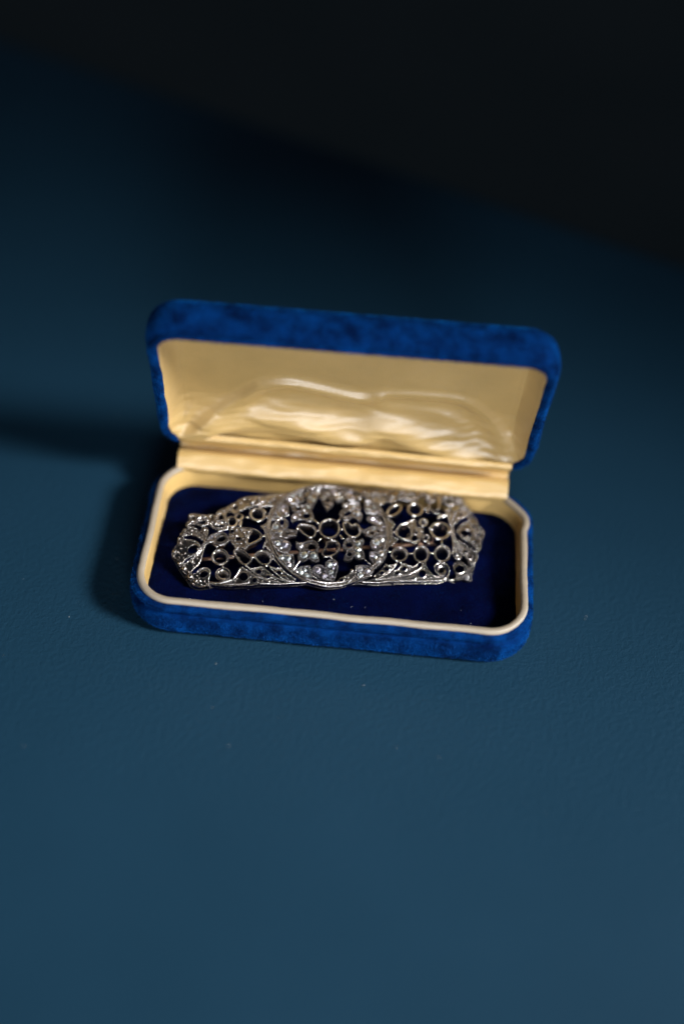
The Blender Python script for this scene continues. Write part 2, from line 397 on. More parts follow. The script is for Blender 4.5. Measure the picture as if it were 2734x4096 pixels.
ITEMS=[{"k":"plate","n":"pierced_panel","o":[[-3.555,-0.395],[-3.656,-0.229],[-3.844,-0.137],[-4.048,-0.093],[-4.179,-0.181],[-4.294,-0.303],[-4.373,-0.462],[-4.351,-0.614],[-4.206,-0.73],[-4.076,-0.843],[-4.004,-0.755],[-3.874,-0.657],[-3.701,-0.595],[-3.599,-0.49]],"q":[[[-3.615,-0.37],[-3.662,-0.31],[-3.738,-0.285],[-3.824,-0.3],[-3.896,-0.352],[-3.935,-0.427],[-3.93,-0.503],[-3.883,-0.561],[-3.807,-0.586],[-3.721,-0.571],[-3.649,-0.52],[-3.61,-0.447]]],"b":[[-4.135,-0.204,0.046],[-4.272,-0.458,0.064],[-4.308,-0.587,0.031],[-4.192,-0.486,0.038],[-4.12,-0.377,0.034],[-4.105,-0.58,0.034],[-4.004,-0.543,0.031],[-4.047,-0.685,0.034],[-4.163,-0.655,0.031],[-3.903,-0.621,0.027]],"m":1},
{"k":"wire","n":"scroll_wire","o":[[-3.584,-0.383],[-3.627,-0.284],[-3.757,-0.183],[-3.902,-0.13],[-4.048,-0.097]],"r":0.03,"m":1,"h":0,"c":0},
{"k":"wire","n":"scroll_wire","o":[[-3.577,-0.401],[-3.614,-0.505],[-3.73,-0.608],[-3.903,-0.686],[-4.019,-0.77],[-4.076,-0.843]],"r":0.03,"m":1,"h":0,"c":0},
{"k":"plate","n":"pierced_panel","o":[[-3.902,0.293],[-4.034,0.283],[-4.099,0.146],[-4.07,-0.002],[-3.975,0.057],[-3.786,0.024],[-3.611,-0.069],[-3.503,-0.186],[-3.553,-0.031],[-3.669,0.18],[-3.8,0.289]],"q":[[[-3.864,0.205],[-3.869,0.235],[-3.883,0.259],[-3.902,0.269],[-3.921,0.264],[-3.935,0.244],[-3.94,0.215],[-3.935,0.185],[-3.921,0.162],[-3.902,0.152],[-3.883,0.157],[-3.869,0.177]]],"b":[[-3.815,0.172,0.055],[-4.005,0.206,0.043],[-4.019,0.099,0.034],[-3.917,0.139,0.034],[-3.698,0.111,0.031],[-3.64,0.015,0.024]],"m":1},
{"k":"wire","n":"scroll_wire","o":[[-3.482,-0.215],[-3.539,-0.033],[-3.669,0.18],[-3.8,0.289],[-3.902,0.299]],"r":0.03,"m":1,"h":0,"c":0},
{"k":"wire","n":"scroll_wire","o":[[-3.508,-0.181],[-3.612,-0.078],[-3.786,0.015],[-3.975,0.039],[-4.063,-0.012]],"r":0.03,"m":1,"h":0,"c":0},
{"k":"plate","n":"pierced_panel","o":[[-4.055,-0.022],[-4.186,0.014],[-4.222,-0.123],[-4.2,-0.264],[-4.077,-0.229]],"q":[],"b":[[-4.138,-0.204,0.052],[-4.164,-0.06,0.04]],"m":1},
{"k":"plate","n":"pierced_panel","o":[[-3.902,0.539],[-3.961,0.499],[-3.983,0.37],[-3.902,0.293],[-3.829,0.312],[-3.829,0.443]],"q":[],"b":[[-3.88,0.431,0.055],[-3.932,0.363,0.031]],"m":1},
{"k":"plate","n":"pierced_panel","o":[[-3.482,-0.215],[-3.553,0.076],[-3.574,0.187],[-3.478,0.267],[-3.369,0.218],[-3.356,0.053],[-3.438,-0.22]],"q":[],"b":[[-3.465,0.156,0.049],[-3.48,0.031,0.034]],"m":1},
{"k":"wire","n":"scroll_wire","o":[[-3.467,-0.216],[-3.408,-0.048],[-3.37,0.072],[-3.377,0.2]],"r":0.025,"m":1,"h":0,"c":0},
{"k":"leaf","n":"leaf","o":[[-3.438,-0.254],[-3.35,-0.09],[-3.204,0.0],[-3.029,0.027],[-2.884,-0.032],[-2.799,-0.181],[-2.83,-0.299],[-2.962,-0.372],[-3.106,-0.358],[-3.294,-0.27]],"g":[[-3.277,-0.072,0.055]],"q":[[[-2.855,-0.163],[-2.886,-0.114],[-2.948,-0.087],[-3.025,-0.089],[-3.096,-0.12],[-3.142,-0.171],[-3.15,-0.228],[-3.12,-0.277],[-3.058,-0.304],[-2.981,-0.302],[-2.91,-0.271],[-2.864,-0.221]]]},
{"k":"collet","o":[[-3.204,-0.035],[-3.029,0.027],[-2.884,-0.032],[-2.792,-0.19],[-2.823,-0.3],[-2.962,-0.372],[-3.106,-0.358],[-3.221,-0.243]],"d":0.32,"w":0.04,"t":0.8,"m":1,"h":0},
{"k":"wire","n":"hub_wire","o":[[-3.671,-0.449],[-3.555,-0.411],[-3.439,-0.323],[-3.322,-0.25],[-3.235,-0.242]],"r":0.05,"m":0,"h":0,"c":0},
{"k":"wire","n":"hub_wire","o":[[-3.555,-0.386],[-3.482,-0.301],[-3.467,-0.182]],"r":0.05,"m":0,"h":0,"c":0},
{"k":"wire","n":"hub_wire","o":[[-3.49,-0.452],[-3.439,-0.323],[-3.38,-0.261]],"r":0.045,"m":0,"h":0,"c":0},
{"k":"plate","n":"pierced_panel","o":[[-3.49,-0.427],[-3.614,-0.564],[-3.759,-0.695],[-3.932,-0.82],[-4.062,-0.932],[-4.083,-1.087],[-3.976,-1.195],[-3.875,-1.141],[-3.731,-1.017],[-3.616,-0.872],[-3.542,-0.67],[-3.505,-0.526]],"q":[],"b":[[-3.795,-0.836,0.064],[-4.011,-1.017,0.073],[-3.774,-0.981,0.037],[-3.904,-1.123,0.037],[-3.673,-0.737,0.031]],"m":1},
{"k":"wire","n":"scroll_wire","o":[[-3.483,-0.42],[-3.628,-0.579],[-3.759,-0.695],[-3.932,-0.82],[-4.076,-0.931]],"r":0.025,"m":1,"h":0,"c":0},
{"k":"wire","n":"scroll_wire","o":[[-3.483,-0.445],[-3.543,-0.687],[-3.616,-0.888],[-3.731,-1.017],[-3.904,-1.169]],"r":0.03,"m":1,"h":0,"c":0},
{"k":"plate","n":"pierced_panel","o":[[-4.184,-0.725],[-4.206,-0.835],[-4.177,-0.919],[-4.091,-0.961],[-4.019,-0.89],[-4.062,-0.789]],"q":[],"b":[[-4.141,-0.843,0.061]],"m":1},
{"k":"plate","n":"pierced_panel","o":[[-3.675,-1.148],[-3.559,-1.067],[-3.444,-1.06],[-3.345,-1.12],[-3.324,-1.245],[-3.368,-1.392],[-3.348,-1.483],[-3.477,-1.575],[-3.591,-1.585],[-3.734,-1.549],[-3.848,-1.478],[-3.862,-1.401],[-3.94,-1.318],[-3.954,-1.24],[-3.847,-1.191]],"q":[[[-3.362,-1.194],[-3.397,-1.151],[-3.456,-1.131],[-3.524,-1.139],[-3.582,-1.173],[-3.616,-1.223],[-3.615,-1.277],[-3.581,-1.32],[-3.522,-1.34],[-3.454,-1.333],[-3.396,-1.299],[-3.362,-1.248]]],"b":[[-3.705,-1.418,0.079],[-3.847,-1.282,0.088],[-3.791,-1.484,0.043],[-3.59,-1.43,0.04],[-3.476,-1.441,0.037],[-3.618,-1.337,0.027],[-3.562,-1.522,0.034],[-3.419,-1.521,0.031],[-3.675,-1.27,0.031]],"m":1},
{"k":"wire","n":"scroll_wire","o":[[-3.675,-1.156],[-3.559,-1.067],[-3.444,-1.06],[-3.345,-1.12],[-3.324,-1.245],[-3.376,-1.421]],"r":0.03,"m":1,"h":0,"c":0},
{"k":"collet","o":[[-2.812,-0.778],[-2.822,-0.704],[-2.853,-0.634],[-2.903,-0.577],[-2.966,-0.536],[-3.036,-0.518],[-3.107,-0.523],[-3.17,-0.551],[-3.221,-0.599],[-3.254,-0.663],[-3.266,-0.735],[-3.256,-0.809],[-3.224,-0.877],[-3.175,-0.933],[-3.112,-0.972],[-3.042,-0.989],[-2.972,-0.985],[-2.908,-0.958],[-2.857,-0.911],[-2.824,-0.849]],"d":0.3,"w":0.035,"t":0.82,"m":1,"h":0},
{"k":"collet","o":[[-2.762,-1.292],[-2.771,-1.233],[-2.8,-1.179],[-2.844,-1.134],[-2.901,-1.102],[-2.964,-1.087],[-3.028,-1.091],[-3.085,-1.112],[-3.131,-1.15],[-3.161,-1.199],[-3.171,-1.256],[-3.162,-1.314],[-3.133,-1.368],[-3.089,-1.413],[-3.032,-1.444],[-2.969,-1.458],[-2.906,-1.454],[-2.849,-1.433],[-2.803,-1.397],[-2.773,-1.348]],"d":0.24,"w":0.06,"t":0.55,"m":1,"h":0},
{"k":"collet","o":[[-2.666,-0.636],[-2.621,-0.558],[-2.541,-0.548],[-2.427,-0.61],[-2.3,-0.715],[-2.201,-0.835],[-2.189,-0.923],[-2.277,-1.019],[-2.378,-1.046],[-2.492,-0.956],[-2.575,-0.822],[-2.646,-0.72]],"d":0.3,"w":0.03,"t":0.85,"m":1,"h":0},
{"k":"collet","o":[[-2.121,-0.795],[-2.01,-0.673],[-1.894,-0.631],[-1.765,-0.669],[-1.667,-0.772],[-1.634,-0.902],[-1.688,-1.026],[-1.791,-1.082],[-1.905,-1.06],[-1.989,-0.992],[-2.059,-0.892]],"d":0.32,"w":0.03,"t":0.75,"m":1,"h":0},
{"k":"collet","o":[[-2.469,0.137],[-2.309,0.123],[-2.135,0.077],[-1.992,-0.005],[-1.894,-0.136],[-1.897,-0.24],[-2.001,-0.336],[-2.148,-0.41],[-2.28,-0.485],[-2.369,-0.611],[-2.322,-0.414],[-2.318,-0.244],[-2.242,-0.093],[-2.34,0.039]],"d":0.2,"w":0.04,"t":0.9,"m":1,"h":0},
{"k":"plate","n":"pierced_panel","o":[[-2.731,0.146],[-2.469,0.159],[-2.309,0.123],[-2.136,0.059],[-2.168,-0.046],[-2.272,-0.143],[-2.319,-0.313],[-2.294,-0.484],[-2.426,-0.54],[-2.613,-0.491],[-2.725,-0.33],[-2.794,-0.081]],"q":[[[-2.627,0.037],[-2.636,0.076],[-2.661,0.106],[-2.696,0.119],[-2.731,0.112],[-2.757,0.087],[-2.767,0.05],[-2.758,0.012],[-2.733,-0.018],[-2.698,-0.031],[-2.663,-0.024],[-2.637,0.001]],[[-2.448,-0.225],[-2.459,-0.191],[-2.49,-0.164],[-2.534,-0.152],[-2.577,-0.157],[-2.609,-0.178],[-2.622,-0.21],[-2.611,-0.244],[-2.579,-0.27],[-2.536,-0.283],[-2.493,-0.278],[-2.46,-0.257]],[[-2.235,-0.429],[-2.243,-0.408],[-2.263,-0.392],[-2.292,-0.384],[-2.321,-0.388],[-2.343,-0.401],[-2.351,-0.42],[-2.344,-0.441],[-2.323,-0.458],[-2.294,-0.465],[-2.265,-0.462],[-2.244,-0.449]]],"b":[[-2.587,0.07,0.046],[-2.442,0.066,0.049],[-2.364,-0.039,0.034],[-2.591,-0.134,0.052],[-2.323,-0.148,0.037],[-2.42,-0.253,0.037],[-2.638,-0.286,0.037],[-2.693,-0.125,0.034],[-2.466,-0.386,0.037],[-2.349,-0.336,0.04],[-2.683,-0.384,0.034],[-2.255,-0.039,0.061]],"m":1},
{"k":"collet","o":[[-2.489,-0.443],[-2.492,-0.417],[-2.502,-0.393],[-2.517,-0.372],[-2.537,-0.359],[-2.559,-0.353],[-2.582,-0.355],[-2.602,-0.365],[-2.618,-0.383],[-2.629,-0.405],[-2.633,-0.431],[-2.63,-0.457],[-2.62,-0.481],[-2.605,-0.501],[-2.585,-0.515],[-2.563,-0.521],[-2.54,-0.518],[-2.52,-0.508],[-2.504,-0.491],[-2.493,-0.469]],"d":0.15,"w":0.03,"t":0.7,"m":0,"h":0},
{"k":"collet","o":[[-1.767,0.504],[-1.766,0.576],[-1.786,0.648],[-1.825,0.713],[-1.88,0.764],[-1.945,0.796],[-2.013,0.806],[-2.079,0.793],[-2.135,0.758],[-2.175,0.704],[-2.197,0.638],[-2.198,0.565],[-2.177,0.494],[-2.138,0.431],[-2.083,0.382],[-2.019,0.351],[-1.951,0.342],[-1.886,0.354],[-1.83,0.388],[-1.789,0.44]],"d":0.24,"w":0.05,"t":0.72,"m":1,"h":0},
{"k":"plate","n":"pierced_panel","o":[[-2.88,0.901],[-2.715,1.007],[-2.58,1.107],[-2.444,1.221],[-2.219,1.291],[-1.831,1.308],[-1.532,1.337],[-1.293,1.352],[-1.036,1.412],[-1.261,1.067],[-1.448,0.871],[-1.552,0.841],[-1.758,0.867],[-1.849,0.817],[-1.965,0.886],[-1.992,0.95],[-2.173,0.842],[-2.381,0.78],[-2.516,0.674],[-2.62,0.625],[-2.75,0.756],[-2.882,0.77]],"q":[[[-2.503,0.893],[-2.513,0.94],[-2.542,0.976],[-2.582,0.993],[-2.623,0.985],[-2.654,0.954],[-2.665,0.909],[-2.656,0.862],[-2.627,0.826],[-2.586,0.81],[-2.546,0.818],[-2.515,0.848]],[[-2.222,1.136],[-2.23,1.171],[-2.254,1.198],[-2.288,1.211],[-2.322,1.205],[-2.348,1.182],[-2.358,1.149],[-2.35,1.114],[-2.326,1.087],[-2.292,1.075],[-2.258,1.081],[-2.232,1.103]],[[-1.419,1.055],[-1.425,1.081],[-1.442,1.1],[-1.467,1.108],[-1.493,1.103],[-1.512,1.086],[-1.52,1.061],[-1.514,1.036],[-1.496,1.016],[-1.472,1.008],[-1.446,1.013],[-1.427,1.03]],[[-1.53,0.958],[-1.537,0.983],[-1.559,1.003],[-1.59,1.012],[-1.621,1.007],[-1.645,0.99],[-1.654,0.966],[-1.647,0.941],[-1.625,0.921],[-1.594,0.913],[-1.563,0.917],[-1.539,0.934]],[[-1.989,1.032],[-1.994,1.064],[-2.01,1.089],[-2.032,1.099],[-2.054,1.092],[-2.071,1.071],[-2.078,1.04],[-2.073,1.008],[-2.058,0.984],[-2.036,0.974],[-2.013,0.98],[-1.996,1.002]]],"b":[[-2.116,1.012,0.079],[-1.913,1.11,0.046],[-1.757,1.098,0.037],[-1.595,1.087,0.037],[-1.673,0.988,0.04],[-1.842,1.0,0.031],[-1.494,1.187,0.034],[-1.312,1.262,0.034],[-1.924,1.218,0.031],[-2.433,1.051,0.037],[-2.192,1.198,0.031],[-2.718,0.874,0.037],[-1.551,0.888,0.034]],"m":1},
{"k":"wire","n":"scroll_wire","o":[[-2.485,0.73],[-2.291,0.833],[-2.113,0.878],[-1.932,0.966],[-1.751,1.056]],"r":0.03,"m":1,"h":0,"c":0},
{"k":"wire","n":"scroll_wire","o":[[-1.937,0.823],[-1.788,0.869],[-1.552,0.847],[-1.604,0.661],[-1.667,0.548]],"r":0.025,"m":1,"h":0,"c":0},
{"k":"wire","n":"scroll_wire","o":[[-1.936,0.844],[-1.85,0.777],[-1.794,0.693],[-1.753,0.592]],"r":0.045,"m":0,"h":0,"c":0},
{"k":"wire","n":"link","o":[[-1.759,0.439],[-1.639,0.488]],"r":0.05,"m":0,"h":0,"c":0},
{"k":"wire","n":"link","o":[[-2.329,0.483],[-2.227,0.474]],"r":0.035,"m":0,"h":0,"c":0},
{"k":"wire","n":"link","o":[[-1.896,-0.197],[-1.794,-0.195]],"r":0.04,"m":0,"h":0,"c":0},
{"k":"plate","n":"pierced_panel","o":[[-1.72,0.277],[-1.818,0.2],[-1.915,0.143],[-1.817,0.001],[-1.786,-0.178],[-1.771,-0.402],[-1.699,-0.406],[-1.687,-0.043]],"q":[],"b":[[-1.784,0.125,0.037]],"m":1},
{"k":"wire","n":"scroll_wire","o":[[-1.914,0.152],[-1.817,0.001],[-1.786,-0.178],[-1.773,-0.351],[-1.832,-0.499],[-1.866,-0.58]],"r":0.02,"m":1,"h":0,"c":0},
{"k":"plate","n":"pierced_panel","o":[[-1.751,-0.232],[-1.799,-0.367],[-1.864,-0.497],[-1.748,-0.588],[-1.665,-0.707],[-1.659,-0.51],[-1.709,-0.27]],"q":[],"b":[],"m":1},
{"k":"collet","o":[[-2.385,0.51],[-2.39,0.548],[-2.406,0.583],[-2.432,0.612],[-2.465,0.632],[-2.502,0.641],[-2.539,0.639],[-2.573,0.625],[-2.6,0.601],[-2.618,0.569],[-2.625,0.533],[-2.619,0.495],[-2.603,0.461],[-2.577,0.432],[-2.544,0.412],[-2.507,0.403],[-2.47,0.406],[-2.436,0.419],[-2.409,0.443],[-2.391,0.474]],"d":0.22,"w":0.045,"t":0.75,"m":0,"h":0},
{"k":"collet","o":[[-2.535,0.349],[-2.541,0.408],[-2.564,0.463],[-2.599,0.509],[-2.644,0.54],[-2.695,0.555],[-2.745,0.55],[-2.792,0.528],[-2.829,0.489],[-2.853,0.438],[-2.862,0.381],[-2.855,0.322],[-2.832,0.268],[-2.797,0.224],[-2.752,0.194],[-2.702,0.18],[-2.651,0.184],[-2.605,0.206],[-2.568,0.243],[-2.544,0.293]],"d":0.24,"w":0.05,"t":0.8,"m":0,"h":0},
{"k":"wire","n":"link","o":[[-2.45,0.36],[-2.467,0.232],[-2.498,0.143]],"r":0.06,"m":0,"h":0,"c":0},
{"k":"plate","n":"pierced_panel","o":[[-3.895,0.547],[-3.895,0.743],[-3.785,0.797],[-3.608,0.743],[-3.461,0.685],[-3.27,0.7],[-3.167,0.649],[-3.077,0.817],[-2.869,0.915],[-2.724,0.778],[-2.829,0.69],[-2.861,0.518],[-2.833,0.401],[-2.792,0.266],[-2.852,0.144],[-3.028,0.089],[-3.202,0.18],[-3.303,0.302],[-3.375,0.367],[-3.464,0.303],[-3.61,0.33],[-3.785,0.399],[-3.888,0.451]],"q":[[[-3.691,0.636],[-3.697,0.66],[-3.716,0.68],[-3.74,0.69],[-3.766,0.687],[-3.784,0.672],[-3.791,0.65],[-3.784,0.625],[-3.766,0.606],[-3.741,0.596],[-3.716,0.599],[-3.697,0.614]],[[-3.398,0.444],[-3.423,0.483],[-3.481,0.509],[-3.559,0.516],[-3.634,0.501],[-3.687,0.468],[-3.703,0.427],[-3.678,0.388],[-3.62,0.362],[-3.542,0.356],[-3.467,0.371],[-3.415,0.403]],[[-3.183,0.554],[-3.192,0.603],[-3.219,0.642],[-3.255,0.659],[-3.292,0.651],[-3.319,0.618],[-3.33,0.571],[-3.32,0.522],[-3.294,0.483],[-3.257,0.466],[-3.221,0.475],[-3.193,0.507]],[[-2.925,0.544],[-2.933,0.603],[-2.957,0.649],[-2.991,0.668],[-3.025,0.656],[-3.05,0.616],[-3.06,0.559],[-3.051,0.5],[-3.027,0.456],[-2.994,0.437],[-2.96,0.449],[-2.935,0.488]],[[-2.895,0.24],[-2.912,0.266],[-2.96,0.288],[-3.025,0.301],[-3.091,0.302],[-3.139,0.29],[-3.157,0.267],[-3.14,0.242],[-3.092,0.219],[-3.026,0.206],[-2.961,0.205],[-2.912,0.218]]],"b":[[-3.623,0.588,0.101],[-3.844,0.706,0.064],[-3.8,0.487,0.058],[-3.609,0.49,0.046],[-3.461,0.606,0.052],[-3.404,0.484,0.046],[-3.142,0.322,0.073],[-3.244,0.314,0.043],[-2.893,0.332,0.04],[-3.124,0.547,0.04],[-2.93,0.8,0.043],[-3.078,0.717,0.037]],"m":1},
{"k":"wire","n":"scroll_wire","o":[[-3.697,0.464],[-3.652,0.612],[-3.535,0.674],[-3.403,0.619],[-3.338,0.476],[-3.39,0.35],[-3.522,0.31],[-3.653,0.364]],"r":0.04,"m":1,"h":0,"c":1},
{"k":"wire","n":"scroll_wire","o":[[-3.295,0.302],[-3.229,0.406],[-3.052,0.443],[-2.878,0.387],[-2.792,0.248],[-2.837,0.161],[-3.027,0.162],[-3.216,0.2]],"r":0.035,"m":1,"h":0,"c":1},
{"k":"wire","n":"scroll_wire","o":[[-3.101,0.079],[-2.97,0.101],[-2.808,0.149]],"r":0.05,"m":0,"h":0,"c":0},
{"k":"collet","o":[[-2.853,0.537],[-2.859,0.594],[-2.878,0.648],[-2.908,0.692],[-2.947,0.723],[-2.99,0.737],[-3.033,0.733],[-3.072,0.711],[-3.104,0.673],[-3.124,0.623],[-3.132,0.567],[-3.125,0.51],[-3.106,0.457],[-3.076,0.414],[-3.038,0.384],[-2.995,0.371],[-2.952,0.375],[-2.913,0.397],[-2.881,0.433],[-2.861,0.481]],"d":0.15,"w":0.03,"t":0.9,"m":0,"h":0},
{"k":"plate","n":"pierced_panel","o":[[-2.48,-1.098],[-2.311,-1.249],[-2.114,-1.399],[-1.973,-1.527],[-1.983,-1.622],[-2.176,-1.661],[-2.49,-1.64],[-2.917,-1.628],[-3.192,-1.579],[-3.348,-1.543],[-3.234,-1.501],[-3.048,-1.488],[-2.919,-1.462],[-2.729,-1.459],[-2.599,-1.349],[-2.511,-1.204]],"q":[[[-2.274,-1.403],[-2.291,-1.334],[-2.342,-1.28],[-2.411,-1.257],[-2.482,-1.27],[-2.534,-1.316],[-2.554,-1.383],[-2.536,-1.452],[-2.486,-1.504],[-2.416,-1.527],[-2.346,-1.514],[-2.294,-1.469]],[[-2.03,-1.516],[-2.04,-1.474],[-2.068,-1.443],[-2.107,-1.429],[-2.147,-1.438],[-2.176,-1.466],[-2.187,-1.506],[-2.178,-1.547],[-2.15,-1.579],[-2.111,-1.592],[-2.071,-1.584],[-2.042,-1.556]],[[-2.748,-1.539],[-2.751,-1.532],[-2.76,-1.525],[-2.773,-1.522],[-2.786,-1.523],[-2.795,-1.528],[-2.799,-1.535],[-2.796,-1.543],[-2.786,-1.549],[-2.774,-1.552],[-2.761,-1.551],[-2.751,-1.546]]],"b":[[-2.51,-1.173,0.04],[-2.6,-1.439,0.037],[-2.644,-1.51,0.037],[-2.273,-1.522,0.037],[-2.229,-1.421,0.031],[-2.032,-1.582,0.027]],"m":1},
{"k":"wire","n":"scroll_wire","o":[[-2.51,-1.158],[-2.599,-1.334],[-2.715,-1.46],[-2.858,-1.493],[-3.048,-1.525],[-3.22,-1.518],[-3.362,-1.482]],"r":0.035,"m":0,"h":0,"c":0},
{"k":"wire","n":"scroll_wire","o":[[-3.034,-1.541],[-2.764,-1.593],[-2.479,-1.6],[-2.46,-1.59],[-2.246,-1.576]],"r":0.025,"m":1,"h":0,"c":0},
{"k":"wire","n":"scroll_wire","o":[[-3.362,-1.422],[-3.348,-1.528],[-3.477,-1.582],[-3.62,-1.59]],"r":0.025,"m":1,"h":0,"c":0},
{"k":"wire","n":"scroll_wire","o":[[-2.438,-1.132],[-2.268,-1.267],[-2.099,-1.4],[-1.915,-1.486],[-1.703,-1.589]],"r":0.022,"m":1,"h":0,"c":0},
{"k":"wire","n":"scroll_wire","o":[[-2.322,-1.11],[-2.196,-1.242],[-2.027,-1.374],[-1.83,-1.491],[-1.631,-1.561],[-1.432,-1.618]],"r":0.022,"m":1,"h":0,"c":0},
{"k":"wire","n":"scroll_wire","o":[[-1.865,-1.171],[-1.739,-1.3],[-1.599,-1.429],[-1.43,-1.526],[-1.274,-1.578],[-1.118,-1.628]],"r":0.022,"m":1,"h":0,"c":0},
{"k":"wire","n":"scroll_wire","o":[[-1.706,-1.149],[-1.623,-1.261],[-1.512,-1.373],[-1.372,-1.499],[-1.23,-1.565],[-1.045,-1.605]],"r":0.022,"m":1,"h":0,"c":0},
{"k":"wire","n":"scroll_wire","o":[[-1.854,-0.506],[-1.748,-0.588],[-1.637,-0.758],[-1.584,-0.905],[-1.474,-1.084],[-1.364,-1.243],[-1.225,-1.401],[-1.001,-1.559]],"r":0.022,"m":1,"h":0,"c":0},
{"k":"wire","n":"scroll_wire","o":[[-1.99,-1.622],[-1.491,-1.659],[-1.061,-1.653],[-0.717,-1.65]],"r":0.022,"m":1,"h":0,"c":0},
{"k":"wire","n":"scroll_wire","o":[[-2.308,-1.111],[-2.223,-1.179],[-2.095,-1.187],[-1.979,-1.148],[-1.864,-1.163]],"r":0.022,"m":1,"h":0,"c":0},
{"k":"wire","n":"scroll_wire","o":[[-1.706,-1.149],[-1.536,-1.22],[-1.392,-1.227]],"r":0.022,"m":1,"h":0,"c":0},
{"k":"plate","n":"pierced_panel","o":[[-2.308,-1.111],[-2.195,-1.18],[-2.095,-1.195],[-1.865,-1.171],[-1.739,-1.3],[-1.599,-1.436],[-1.43,-1.534],[-1.118,-1.631],[-1.433,-1.621],[-1.631,-1.564],[-1.83,-1.494],[-2.027,-1.377],[-2.196,-1.245]],"q":[[[-1.91,-1.283],[-1.921,-1.246],[-1.952,-1.217],[-1.995,-1.204],[-2.038,-1.211],[-2.07,-1.236],[-2.082,-1.272],[-2.072,-1.309],[-2.041,-1.338],[-1.998,-1.35],[-1.955,-1.343],[-1.923,-1.319]],[[-1.671,-1.447],[-1.68,-1.418],[-1.706,-1.396],[-1.741,-1.386],[-1.777,-1.392],[-1.804,-1.412],[-1.814,-1.439],[-1.805,-1.468],[-1.78,-1.49],[-1.744,-1.5],[-1.708,-1.494],[-1.681,-1.475]]],"b":[[-1.566,-1.535,0.024],[-1.783,-1.336,0.021],[-2.124,-1.231,0.021],[-1.869,-1.354,0.021],[-1.895,-1.23,0.018],[-1.489,-1.583,0.021],[-1.644,-1.486,0.018]],"m":0},
{"k":"plate","n":"pierced_panel","o":[[-1.706,-1.149],[-1.536,-1.223],[-1.392,-1.23],[-1.282,-1.384],[-1.156,-1.479],[-0.994,-1.574],[-1.046,-1.608],[-1.231,-1.568],[-1.372,-1.502],[-1.512,-1.376],[-1.623,-1.264]],"q":[[[-1.364,-1.342],[-1.375,-1.307],[-1.407,-1.28],[-1.451,-1.268],[-1.496,-1.275],[-1.529,-1.299],[-1.542,-1.334],[-1.531,-1.369],[-1.499,-1.396],[-1.455,-1.407],[-1.41,-1.4],[-1.377,-1.376]],[[-1.259,-1.475],[-1.266,-1.456],[-1.286,-1.442],[-1.313,-1.436],[-1.34,-1.44],[-1.36,-1.452],[-1.368,-1.47],[-1.361,-1.488],[-1.342,-1.502],[-1.315,-1.508],[-1.287,-1.504],[-1.267,-1.492]]],"b":[[-1.324,-1.337,0.031],[-1.536,-1.235,0.018],[-1.229,-1.506,0.021]],"m":0},
{"k":"plate","n":"pierced_panel","o":[[-2.114,-1.399],[-1.915,-1.489],[-1.703,-1.591],[-1.433,-1.627],[-0.716,-1.635],[-1.061,-1.657],[-1.491,-1.662],[-1.983,-1.626],[-2.059,-1.521]],"q":[],"b":[[-1.917,-1.574,0.037],[-2.03,-1.508,0.024]],"m":0},
{"k":"leaf","n":"leaf","o":[[-1.647,-0.134],[-1.626,0.043],[-1.531,0.237],[-1.395,0.36],[-1.262,0.381],[-1.149,0.273],[-1.156,0.108],[-1.292,-0.012],[-1.47,-0.091]],"g":[[-1.492,0.107,0.079]],"q":[[[-1.233,0.212],[-1.224,0.276],[-1.238,0.334],[-1.272,0.37],[-1.316,0.375],[-1.359,0.347],[-1.389,0.294],[-1.398,0.23],[-1.384,0.173],[-1.35,0.138],[-1.305,0.133],[-1.263,0.16]]]},
{"k":"leaf","n":"leaf","o":[[-1.648,-0.19],[-1.498,-0.054],[-1.364,0.028],[-1.218,0.03],[-1.103,-0.02],[-1.001,-0.042],[-0.9,-0.064],[-0.943,-0.212],[-1.097,-0.232],[-1.215,-0.278],[-1.374,-0.257],[-1.548,-0.235]],"g":[[-1.383,-0.087,0.079],[-1.372,-0.184,0.04]],"q":[[[-1.078,-0.131],[-1.089,-0.099],[-1.12,-0.074],[-1.163,-0.064],[-1.207,-0.07],[-1.24,-0.092],[-1.253,-0.123],[-1.242,-0.155],[-1.211,-0.18],[-1.168,-0.19],[-1.124,-0.184],[-1.091,-0.162]]]},
{"k":"leaf","n":"leaf","o":[[-1.649,-0.204],[-1.448,-0.284],[-1.276,-0.344],[-1.134,-0.436],[-1.095,-0.554],[-1.166,-0.7],[-1.275,-0.731],[-1.404,-0.689],[-1.544,-0.55],[-1.625,-0.377]],"g":[[-1.267,-0.505,0.119],[-1.446,-0.446,0.079],[-1.372,-0.6,0.04],[-1.539,-0.399,0.031]],"q":[]},
{"k":"leaf","n":"leaf","o":[[-1.466,-0.823],[-1.263,-0.793],[-1.047,-0.81],[-1.024,-0.978],[-1.046,-1.18],[-1.115,-1.33],[-1.22,-1.235],[-1.359,-1.089],[-1.455,-0.927]],"g":[[-1.382,-0.899,0.092],[-1.188,-0.908,0.095],[-1.187,-1.113,0.101],[-1.315,-1.045,0.037]],"q":[]},
{"k":"wire","n":"scroll_wire","o":[[-1.64,-0.376],[-1.517,-0.601],[-1.32,-0.758],[-1.047,-0.815]],"r":0.022,"m":1,"h":0,"c":0},
